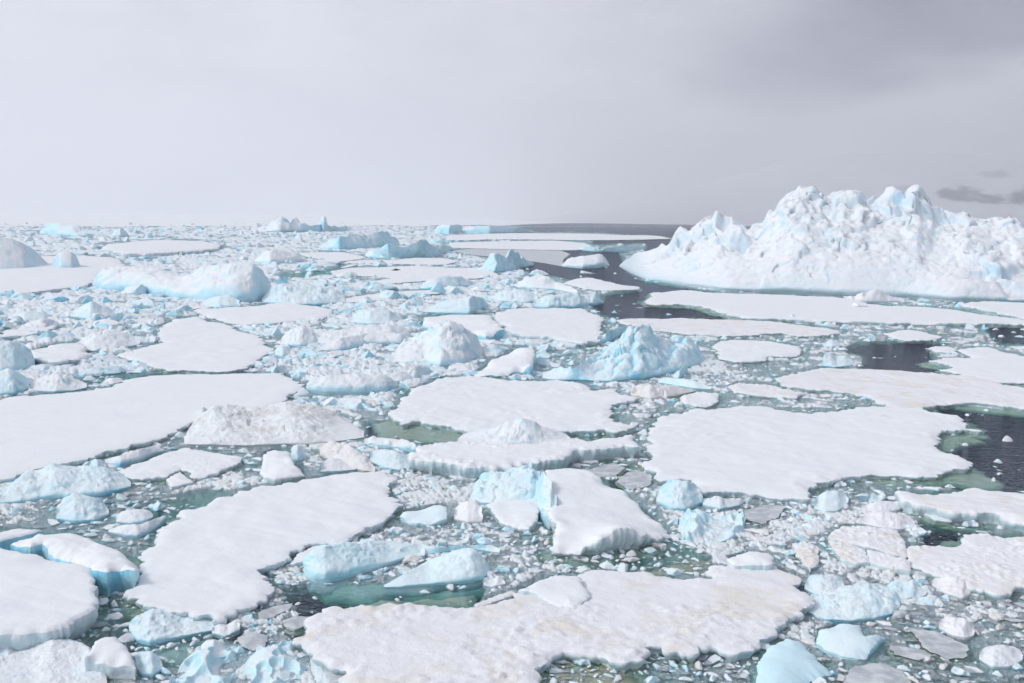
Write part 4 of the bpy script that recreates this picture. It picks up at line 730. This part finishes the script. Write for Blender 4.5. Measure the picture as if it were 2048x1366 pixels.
# ---------------------------------------------------------------- loose ice: chunks one can count, and the brash between them
def lump(seed, sub=3, plate=False, parts=1):
    import bmesh
    bm = bmesh.new(); bmesh.ops.create_icosphere(bm, subdivisions=sub, radius=1.0)
    v0 = np.array([x.co[:] for x in bm.verts]); f0 = np.array([[w.index for w in x.verts] for x in bm.faces]); bm.free()
    r = np.random.default_rng(seed); Vs, Fs = [], []
    for k in range(parts):
        v = v0 * (1 + 0.55 * fbm(v0 * 1.5 + seed + 9 * k, 2, seed + k))[:, None]
        for _ in range(7):          # broken faces
            n = r.normal(size=3); n[2] = abs(n[2]) * (0.7 if not plate else 0.05); n /= np.linalg.norm(n); d = r.uniform(0.42, 0.85)
            ex = np.maximum(0, v @ n - d); v = v - ex[:, None] * n * 0.95
        v[:, 0] *= r.uniform(0.95, 1.6); v[:, 1] *= r.uniform(0.6, 1.0)
        if plate: v[:, 2] = np.clip(v[:, 2], -0.45, 0.16 + 0.05 * fbm(v * 3, 2, seed)); v[:, 2] *= 0.42
        else: v[:, 2] *= r.uniform(0.38, 0.62)
        if sub >= 3: v = v * (1 + 0.10 * fbm(v * 3.2 + 5, 3, seed + 5) + 0.05 * fbm(v * 8, 2, seed + 6))[:, None]
        if k:
            a = r.uniform(0, 6.28); sc_ = r.uniform(0.35, 0.7); v = v * (sc_, sc_, sc_ * 1.25) + (0.75 * math.cos(a), 0.6 * math.sin(a), r.uniform(-0.05, 0.12))
        Vs.append(v); Fs.append(f0 + k * len(v0))
    v = np.concatenate(Vs); v[:, :2] /= 1.1
    return v, np.concatenate(Fs)
PROTO_HI = [lump(100 + i, 4, False, 1 + i % 3) for i in range(12)] + [lump(130 + i, 4, True) for i in range(6)]
PROTO_LO = [lump(200 + i, 2, False, 1 + i % 2) for i in range(10)] + [lump(230 + i, 2, True) for i in range(8)]
PROTO_XS = [lump(300 + i, 1) for i in range(14)] + [lump(330 + i, 1, True) for i in range(8)]
# open water and thinly covered water, traced as areas of the sea
density = np.full((MH, MW), 0.92)
def dens(s, d):
    m = np.zeros((MH, MW), bool); fill_poly(P(s), m); density[m] = d
dens('1035,440 1600,440 1420,482 1340,482 1340,476 1200,466 1035,464', 0.0)
dens('1180,480 1345,478 1350,492 1290,506 1290,488 1190,490', 0.0)
dens('900,498 1010,494 1240,503 1258,545 1290,562 1450,586 1300,586 1290,606 1420,613 1450,632 1560,640 1230,637 1205,630 1185,610 1210,600 1200,590 1290,580 1130,558 1040,540 960,512', 0.02)
dens('1690,700 1720,685 1800,682 1900,684 1860,700 1880,740 1860,748 1720,737 1735,715', 0.03)
dens('1860,812 2350,815 2350,990 1960,978 1740,962 1700,955 1890,940 1945,925 1875,900 1875,862 1960,860', 0.02)
dens('1843,1040 1990,1058 1950,1066 1915,1088 1850,1086', 0.03)
dens('735,845 800,838 900,850 985,866 965,886 840,884 740,874', 0.02)
dens('555,1178 620,1165 700,1170 970,1165 950,1215 700,1214 630,1228 600,1276 565,1262 600,1230', 0.06)
dens('1960,640 2350,645 2350,690 2000,690', 0.10)
dens('430,760 250,758 170,770 160,760 230,745 350,745 600,745', 0.35)
dens('240,1015 420,975 470,985 340,1040 320,1070 300,1060', 0.50)
dens('195,1195 290,1190 290,1215 260,1300 130,1300 0,1300 0,1270 120,1255 190,1220', 0.55)
dens('1070,1100 1160,1115 1342,1080 1420,1110 1420,1150 1170,1140 1080,1120', 0.45)
dens('1200,920 1300,930 1310,960 1230,980', 0.35)
dens('985,870 1060,880 1260,870 1280,850 1100,860', 0.5)
dens('260,1240 440,1240 560,1290 440,1330 330,1330 260,1290', 0.25)
dens('1080,1325 1285,1325 1290,1420 1090,1420', 0.35)
dens('895,850 985,866 960,890 850,885', 0.0)
dens('840,535 650,550 560,560 560,545 680,530', 0.4)
dens('-300,400 640,400 640,447 -300,447', 0.0)
dens('-300,447 2350,447 2350,400 -300,400', 0.0)

YY, XX = np.mgrid[0:MH, 0:MW]
occ = taken.copy()
def blocked(cx, cy, rx, ry):
    x0, x1, y0, y1 = int(cx - rx) + OX, int(cx + rx) + OX + 1, int(cy - ry) + OY, int(cy + ry) + OY + 1
    if x0 < 0 or y0 < 0 or x1 > MW or y1 > MH: return True, None
    return occ[y0:y1, x0:x1].mean(), (x0, x1, y0, y1)
def horizon_y(x): return 437.0 + (x - 1024) * 0.0218

ANCH = [(400, 690, 'heart-shaped floe', 150, 50), (530, 628, 'floe with the low snow mound', 130, 18), (280, 830, 'vast smooth left floe', 290, 70), (530, 1090, 'broad rippled floe', 240, 130), (1030, 810, 'central rough floe', 220, 50), (1050, 900, 'long tilted slab', 210, 30),
        (1620, 900, 'largest right floe', 310, 85), (1100, 1240, 'stained bottom floe', 480, 70), (1800, 775, 'long right-edge floe', 240, 35), (1960, 730, 'pointed right-edge floe', 90, 30), (1700, 615, 'floe along the iceberg foot', 380, 25), (1450, 655, 'slender pale floe', 220, 15),
        (1515, 700, 'floe with the curved bay', 85, 20), (1824, 670, 'small oval floe', 55, 10), (1105, 650, 'bright thick-fronted floe', 100, 32), (830, 550, 'seal floe', 160, 12), (800, 523, 'floe beyond the seal', 110, 7), (1100, 473, 'far strip floe', 220, 6), (1200, 568, 'domed channel floe', 70, 10),
        (90, 550, 'left snowfield floe', 150, 30), (325, 494, 'thick-rimmed far floe', 115, 10), (360, 925, 'cracked triangular floe', 110, 28), (90, 1180, 'thick smooth corner slab', 100, 75), (150, 1105, 'broken blue-walled slab', 120, 40), (1735, 1075, 'angular cracked floe', 75, 25), (1980, 1120, 'lower right stained floe', 150, 55),
        (1940, 1005, 'wedge floe', 130, 28), (1612, 1108, 'kite-shaped plate', 25, 28), (1240, 715, 'ribbed turquoise berg', 150, 50), (1015, 725, 'white tilted slab', 70, 32), (875, 690, 'rounded hummock', 85, 42), (925, 652, 'snow-topped slab', 80, 22), (705, 770, 'loaf-shaped berg', 90, 18), (548, 855, 'dirty grey berg', 175, 40),
        (130, 970, 'pale blue ice tongue', 130, 38), (270, 1050, 'boat-shaped piece', 55, 25), (565, 930, 'tall white block', 45, 33), (695, 915, 'yellow-brown chunk', 55, 30), (1215, 1025, 'great tilted wedge', 120, 85), (1010, 1000, 'rubble heap', 70, 55), (840, 1030, 'straight-topped blue block', 50, 22), (790, 1130, 'rounded blue-white ice', 185, 45),
        (1423, 1055, 'spiky turquoise ring', 65, 38), (1358, 992, 'crumbly light-blue lump', 46, 30), (220, 1308, 'angular corner block', 50, 38), (500, 1330, 'perforated ice', 150, 50), (340, 1260, 'melt-pool ice', 85, 30), (1580, 1330, 'glassy blue hump', 80, 65), (1700, 1288, 'beak-shaped ice', 68, 38), (1705, 1212, 'bubbly rubble pile', 92, 32),
        (1880, 1290, 'white-centred grey plate', 58, 28), (1905, 1180, 'cream crumbled chunk', 40, 20), (2000, 1318, 'corner crumbly block', 42, 18), (1325, 785, 'brown-topped rubble', 65, 15), (1135, 602, 'horned blue berg', 70, 15), (890, 565, 'overhung blue berg', 52, 13), (1010, 525, 'jagged channel berg', 55, 20), (1170, 522, 'lone channel slab', 46, 14),
        (365, 570, 'rounded undercut berg', 180, 40), (605, 590, 'cobalt-patched berg', 82, 22), (40, 510, 'pockmarked dome berg', 65, 35), (137, 463, 'cobalt-lined far berg', 58, 12), (610, 450, 'far hummock row', 110, 13), (720, 480, 'blue-shadowed ridge', 78, 18), (820, 500, 'dark-snouted berg', 86, 15), (995, 460, 'smooth far berg', 70, 8), (560, 515, 'two-part slab berg', 50, 14),
        (720, 672, 'two-layered berg', 100, 18), (755, 633, 'frosted berg', 52, 16), (910, 612, 'slab-sided blue berg', 65, 17), (215, 683, 'long rough left berg', 65, 18), (20, 715, 'turquoise heap', 55, 32), (15, 765, 'green-footed heap', 50, 25), (60, 655, 'steep shadowed ridge', 55, 14), (190, 620, 'peaked blue mound', 50, 17), (60, 634, 'flat-topped blue berg', 45, 10), (1700, 500, 'huge iceberg', 450, 100)]
def anchor(x, y, skip=None):
    best = min([a for a in ANCH if a[2] != skip], key=lambda a: max(0, abs(x - a[0]) - a[3]) ** 2 + (2.2 * max(0, abs(y - a[1]) - a[4])) ** 2 + 0.02 * (abs(x - a[0]) + abs(y - a[1])))
    ex, ey = (x - best[0]) / best[3], (y - best[1]) / best[4]
    rel = ('in front of' if ey > 0 else 'behind') if abs(ey) > abs(ex) else ('to the right of' if ex > 0 else 'to the left of')
    return rel, best[2]
def pick_mat(x, y, r):
    u = r.random()
    if y > 1120 and x > 1500: return 'grey' if u < 0.40 else 'slush' if u < 0.55 else 'brash' if u < 0.80 else 'blue' if u < 0.90 else 'yellow'
    if x > 1400 and y > 640: return 'brash' if u < 0.55 else 'slush' if u < 0.78 else 'grey' if u < 0.86 else 'yellow' if u < 0.93 else 'blue'
    if y < 830: return 'brash' if u < 0.50 else 'blue' if u < 0.88 else 'slush'
    return 'brash' if u < 0.50 else 'slush' if u < 0.68 else 'blue' if u < 0.88 else 'grey' if u < 0.93 else 'yellow'
r = np.random.default_rng(11)
pieces = []
passes = [((46, 95), 2600), ((28, 46), 9000), ((17, 28), 26000), ((10, 17), 60000), ((6, 10), 60000), ((3.5, 6), 30000)]
for (a, b), tries in passes:
    xs = r.uniform(-280, 2330, tries); ys = 442 + (1500 - 442) * r.random(tries) ** (1.0 if a > 9 else 1.25)
    gw_ = CAM_H * F_PX / np.maximum(6, ys - horizon_y(xs)); cl_ = fbm(np.c_[(xs - 1024) / F_PX * gw_ / 5.0, gw_ / 5.0], 2, 77)
    for x, y, cl in zip(xs, ys, cl_):
        hy = horizon_y(x); below = y - hy
        if below < 7: continue
        far = min(1.0, below / 330.0)
        w = r.uniform(a, b)
        if a >= 28 and ((y > 830 and r.random() < 0.55) or (x > 1250 and 560 < y < 830)): continue
        if a >= 46 and (x > 1080): continue
        if a >= 17 and x > 1150 and 560 < y < 830 and r.random() < 0.75: continue
        if a >= 17 and y > 1000 and x < 1500 and r.random() < 0.4: continue
        dist = CAM_H * F_PX / below
        if w * px_size(dist) > (3.2 if 620 < y < 830 else 1.15 if y >= 830 else 7.0): continue
        asp = 0.30 + 0.28 * far
        rx, ry = w * 0.5, w * 0.5 * asp
        yi, xi = int(y) + OY, int(x) + OX
        if not (0 <= yi < MH and 0 <= xi < MW): continue
        if r.random() > density[yi, xi] * min(1.0, 0.80 + 1.2 * cl + (0.3 if y < 820 and x < 1150 else 0)): continue
        bl, box = blocked(x, y, rx * 0.8, ry * 0.9)
        if box is None or bl > (0.45 if a >= 28 else 0.30 if a > 9 else 0.2): continue
        x0, x1, y0, y1 = box; occ[y0:y1, x0:x1] |= ((XX[y0:y1, x0:x1] - OX - x) / rx) ** 2 + ((YY[y0:y1, x0:x1] - OY - y) / ry) ** 2 < 1
        pieces.append((w, x, y, dist, pick_mat(x, y, r), r.random()))
xs = r.uniform(-100, 1100, 900); ys = r.uniform(545, 815, 900); extra = 0        # the hummocky rubble field on the left
for x, y in zip(xs, ys):
    w = r.uniform(24, 62); below = y - horizon_y(x); dist = CAM_H * F_PX / below
    if w * px_size(dist) > 4.6 or extra >= 170: continue
    xi, yi = int(x) + OX, int(y) + OY; hw, hh = int(w * 0.4), int(w * 0.13)
    if taken[yi - hh:yi + hh + 1, xi - hw:xi + hw + 1].mean() > 0.10 or density[yi, xi] < 0.6: continue
    taken[yi - hh:yi + hh + 1, xi - hw:xi + hw + 1] = True; extra += 1
    pieces.append((w, x, y, dist, 'blue' if r.random() < 0.5 else 'brash', 0.3 + 0.7 * r.random()))
pieces.sort(key=lambda p: -p[0] * (0.6 if not (0 < p[1] < W_PX and p[2] < H_PX) else 1))
LOOK = {'brash': 'white', 'blue': 'pale blue', 'slush': 'half-sunken greyish', 'grey': 'wet grey', 'yellow': 'cream stained'}
cache = {}
def place(x, y, w, dist, mat, rnd, hi):
    gx, gy = ground([(x, y)], 0.0)[0]; s = 0.56 * w * px_size(dist)
    plate = (mat in ('grey', 'slush') and rnd < 0.75) or rnd < 0.25
    return gx, gy, s, plate
n_ind = 0; made = []
bulk = {k: [] for k in LOOK}
for (w, x, y, dist, mat, rnd) in pieces:
    gx, gy, s, plate = place(x, y, w, dist, mat, rnd, True)
    rz = rnd * 40.0; sink = -0.02 * s if not plate else (-0.02 if mat != 'slush' else -0.045 * min(1, s * 2))
    tall = r.uniform(0.75, 1.25) * (1.0 if y > 700 else 1.25)
    inframe = 0 < x < W_PX and y < H_PX
    if n_ind < 300 and inframe and w > 9:
        k = (r.integers(0, 12) if not plate else r.integers(12, 18), mat)
        if k not in cache: cache[k] = mesh_from('ice_chunk', PROTO_HI[k[0]][0], PROTO_HI[k[0]][1], MAT['berg' if mat == 'brash' and w > 40 else mat])
        o = link('ice_chunk', cache[k], None, (gx, gy, sink)); o.scale = (s, s, s * tall); o.rotation_euler = (r.normal() * 0.08, r.normal() * 0.08, rz)
        rel, an = anchor(x, y); kind = 'plate' if plate else 'lump'; big = 'large' if w > 52 else 'sizeable' if w > 36 else 'mid-sized' if w > 26 else 'smallish' if w > 20 else 'small'
        lab = f'{big} {LOOK[mat]} ice {kind} {rel} the {an}'
        tag(o, lab, 'ice chunk', f'ice chunks around the {an}'); made.append((o, x, y, an))
        n_ind += 1
    else:
        bulk[mat].append((gx, gy, sink, s, tall, rz, plate, w))
def dup_sets():
    d = {}
    for t in made: d.setdefault(t[0]['label'], []).append(t)
    return [v for v in d.values() if len(v) > 1]
for v in dup_sets():                    # tell look-alikes apart by what else lies near
    for o, x, y, an in v:
        lb = o['label'].replace('to the ', '').replace('half-sunken greyish', 'half-sunken') + ', near the ' + anchor(x, y, an)[1]
        if len(lb.split()) > 13: lb = lb.replace('ice lump', 'lump').replace('ice plate', 'plate').replace('in front of', 'before').replace('floe with the low snow mound', 'low-mound floe').replace('floe along the iceberg foot', 'iceberg-foot floe').replace('floe with the curved bay', 'curved-bay floe').replace('floe beyond the seal', 'floe past the seal')
        o['label'] = lb
for v in dup_sets():
    v.sort(key=lambda t: t[2]); n = len(v)
    for k, (o, x, y, an) in enumerate(v):
        wd = ('farther', 'nearer')[k] if n == 2 else ('farthest', 'middle', 'nearest')[k] if n == 3 else None
        if wd: o['label'] = wd + ' ' + o['label']
for o, x, y, an in made:
    if len(o['label'].split()) > 16: o['label'] = o['label'].split(', near')[0]
tot = 0
for mat, L in bulk.items():
    Vs, Fs, off = [], [], 0
    for (gx, gy, sink, s, tall, rz, plate, w) in L:
        pr = PROTO_LO if w > 11 else PROTO_XS; nbk = 10 if w > 11 else 14
        k = r.integers(0, nbk) if not plate else nbk + r.integers(0, len(pr) - nbk)
        v, f = pr[k]; c, sn = math.cos(rz), math.sin(rz)
        q = np.empty_like(v); q[:, 0] = gx + s * (c * v[:, 0] - sn * v[:, 1]); q[:, 1] = gy + s * (sn * v[:, 0] + c * v[:, 1]); q[:, 2] = sink + s * tall * v[:, 2]
        Vs.append(q); Fs.append(f + off); off += len(v)
    if not Vs: continue
    Fa = np.concatenate(Fs); tot += len(Fa)
    o = link('brash_ice', mesh_from('brash_ice', np.concatenate(Vs), Fa, MAT[mat], False))
    tag(o, {'brash': 'white bits of brash ice crowding the water between floes', 'blue': 'pale blue bits of brash ice scattered between floes', 'slush': 'half-sunken slushy brash bits washed by the water', 'grey': 'wet grey brash bits floating between floes', 'yellow': 'cream stained brash bits floating between floes'}[mat], 'brash ice', None, 'stuff')
print('pieces', len(pieces), 'bulk tris', tot)

# ---------------------------------------------------------------- crushed ice and slush hanging just under and at the surface
def build_slush():
    xs = np.arange(-290, 2340, 3.0); ys = np.concatenate([np.arange(452, 620, 1.3), np.arange(620, 1500, 2.0)])
    gx, gy = np.meshgrid(xs, ys); px = np.c_[gx.ravel(), gy.ravel()]
    ok = (px[:, 1] - (437.0 + (px[:, 0] - 1024) * 0.0218)) > 9
    g = ground(px, 0.0); g[~ok] = 0
    dn = density[np.clip(px[:, 1].astype(int) + OY, 0, MH - 1), np.clip(px[:, 0].astype(int) + OX, 0, MW - 1)]
    D2 = dn.reshape(gx.shape)
    for _ in range(5): D2 = 0.25 * (np.roll(D2, 1, 0) + np.roll(D2, -1, 0) + np.roll(D2, 1, 1) + np.roll(D2, -1, 1))
    dn = D2.ravel()
    band = np.clip(np.round(np.log2(np.maximum(np.hypot(*g.T), 1) / 45)), 0, 4)
    def cells(base, seed):
        f = np.zeros(len(g)); e = np.zeros(len(g))
        for k in range(5):
            s = band == k
            if s.any(): f[s], e[s] = facets(g[s] / (base * 2.0 ** k), seed + k, 0.8)
        return f, e
    f1, e1 = cells(0.62, 401); f2, e2 = cells(0.24, 431); sc1 = 1.35 ** band
    far = np.clip((600 - px[:, 1]) / 60, 0, 1) * np.clip((1010 - px[:, 0]) / 60, 0, 1)           # close pack towards the left horizon
    left = np.clip((820 - px[:, 1]) / 60, 0, 1) * np.clip((1120 - px[:, 0]) / 100, 0, 1)
    corner = np.clip((px[:, 1] - 1130) / 60, 0, 1) * np.clip((px[:, 0] - 1480) / 60, 0, 1)
    hum = np.clip(fbm(g / 3.4, 3, 409) + 0.15, 0, 1) + 0.5 * np.abs(fbm(g @ np.array([[0.8, 0.6], [-0.6, 0.8]]) / (5.0, 1.8), 3, 411))
    z = 0.0 + 0.07 * left + 0.36 * left * hum * (1 - 0.4 * far) + 0.14 * far - 0.12 * corner + 0.27 * fbm(g / 6.0, 3, 403) * (1 - 0.5 * far) + (0.11 * f1 - 0.20 * np.clip(1 - e1 / 0.18, 0, 1)) * sc1 + (0.05 * f2 - 0.07 * np.clip(1 - e2 / 0.25, 0, 1)) * sc1
    z = np.minimum(z, 0.10 + 0.15 * far + 0.75 * left) - 2.4 * (0.85 - np.minimum(dn, 0.85))
    fa = floe_area.astype(np.float32)
    for _ in range(3):          # a ragged lead of water along every floe edge
        for s_ in (1, 2, 4): fa = np.maximum(fa, 0.86 * np.maximum.reduce([np.roll(fa, s_, 1), np.roll(fa, -s_, 1)]))
        fa = np.maximum(fa, 0.80 * np.maximum.reduce([np.roll(fa, 1, 0), np.roll(fa, -1, 0)]))
    mo = fa[np.clip(px[:, 1].astype(int) + OY, 0, MH - 1), np.clip(px[:, 0].astype(int) + OX, 0, MW - 1)]
    z = z - mo * (0.34 + 0.25 * left) * np.clip(0.75 + 1.1 * fbm(g / 4.0, 2, 419), 0.15, 1.3) - 0.5 * (mo > 0.99)
    nx, ny = len(xs), len(ys)
    i = np.arange(ny - 1)[:, None] * nx + np.arange(nx - 1)[None]; Fc = np.stack([i, i + nx, i + 1 + nx, i + 1], -1).reshape(-1, 4)
    keep = ok[Fc].all(1) & (z[Fc].max(1) > -1.4) ; Fc = Fc[keep]
    isf = np.maximum(far, left)[Fc].mean(1) > 0.5
    for sel, nm, mt, lb, ct in ((~isf, 'slush', 'slush', 'crushed ice and slush awash between the floes', 'slush'), (isf, 'pack_ice', 'pack', 'close hummocky white pack ice on the left stretching to the horizon', 'pack ice')):
        F2 = Fc[sel]; us = np.unique(F2); rm = np.zeros(len(z), np.int64); rm[us] = np.arange(len(us))
        tag(link(nm, mesh_from(nm, np.c_[g, z][us], rm[F2], MAT[mt])), lb, ct, kind='stuff')
build_slush()

# ---------------------------------------------------------------- the seal on its floe
def build_seal():
    g = ground([(792, 541)], 0.42)[0]
    root = tag(link('seal', None, loc=(g[0], g[1], 0.40)), 'dark brown seal lying on the long flat floe', 'seal')
    n, m = 26, 14; L = 2.5
    t = np.linspace(0, 1, n)
    rad = np.interp(t, [0, 0.06, 0.14, 0.22, 0.42, 0.6, 0.8, 0.93, 1.0], [0.03, 0.11, 0.15, 0.16, 0.34, 0.36, 0.22, 0.09, 0.04])
    zc = np.interp(t, [0, 0.08, 0.2, 0.45, 1.0], [0.26, 0.27, 0.24, 0.30, 0.10])
    V = []
    for i in range(n):
        for j in range(m):
            a = 2 * math.pi * j / m; V.append((L / 2 - t[i] * L, rad[i] * math.cos(a), max(0.0, zc[i] + 0.92 * rad[i] * math.sin(a))))
    F = [(i * m + j, i * m + (j + 1) % m, (i + 1) * m + (j + 1) % m, (i + 1) * m + j) for i in range(n - 1) for j in range(m)]
    link('body', mesh_from('body', np.array(V), np.array(F), MAT['seal']), root)
    def flip(nm, pts, th=0.04):
        p = np.array(pts); k = len(p); V = np.concatenate([p + (0, 0, th), p]); 
        F = [(0, i, i + 1) for i in range(1, k - 1)] + [(k, k + i + 1, k + i) for i in range(1, k - 1)]
        for i in range(k): j = (i + 1) % k; F += [(i, i + k, j + k), (i, j + k, j)]
        link(nm, mesh_from(nm, V, np.array(F), MAT['seal'], False), root)
    for s in (-1, 1):
        flip('front_flipper', [(0.55, s * 0.26, 0.10), (0.30, s * 0.30, 0.10), (0.12, s * 0.58, 0.0), (0.30, s * 0.56, 0.0)])
        flip('rear_flipper', [(-1.15, s * 0.02, 0.08), (-1.2, s * 0.09, 0.08), (-1.62, s * 0.20, 0.01), (-1.60, s * 0.03, 0.01)])
    root.rotation_euler = (0, 0, 0.12)
build_seal()

# ---------------------------------------------------------------- air
def build_haze():
    m, t, out = mat_base('haze'); v = N(t, 'ShaderNodeVolumePrincipled')
    v.inputs['Color'].default_value = (0.96, 0.97, 1.0, 1); v.inputs['Density'].default_value = 0.00012; v.inputs['Anisotropy'].default_value = 0.3
    t.links.new(v.outputs[0], out.inputs['Volume'])
    tag(link('haze', box_mesh('haze', -14600, 14600, -300, 18500, -46.5, 1700, m)), 'pale haze hanging over the ice and the far mountain', 'haze', kind='stuff')
build_haze()
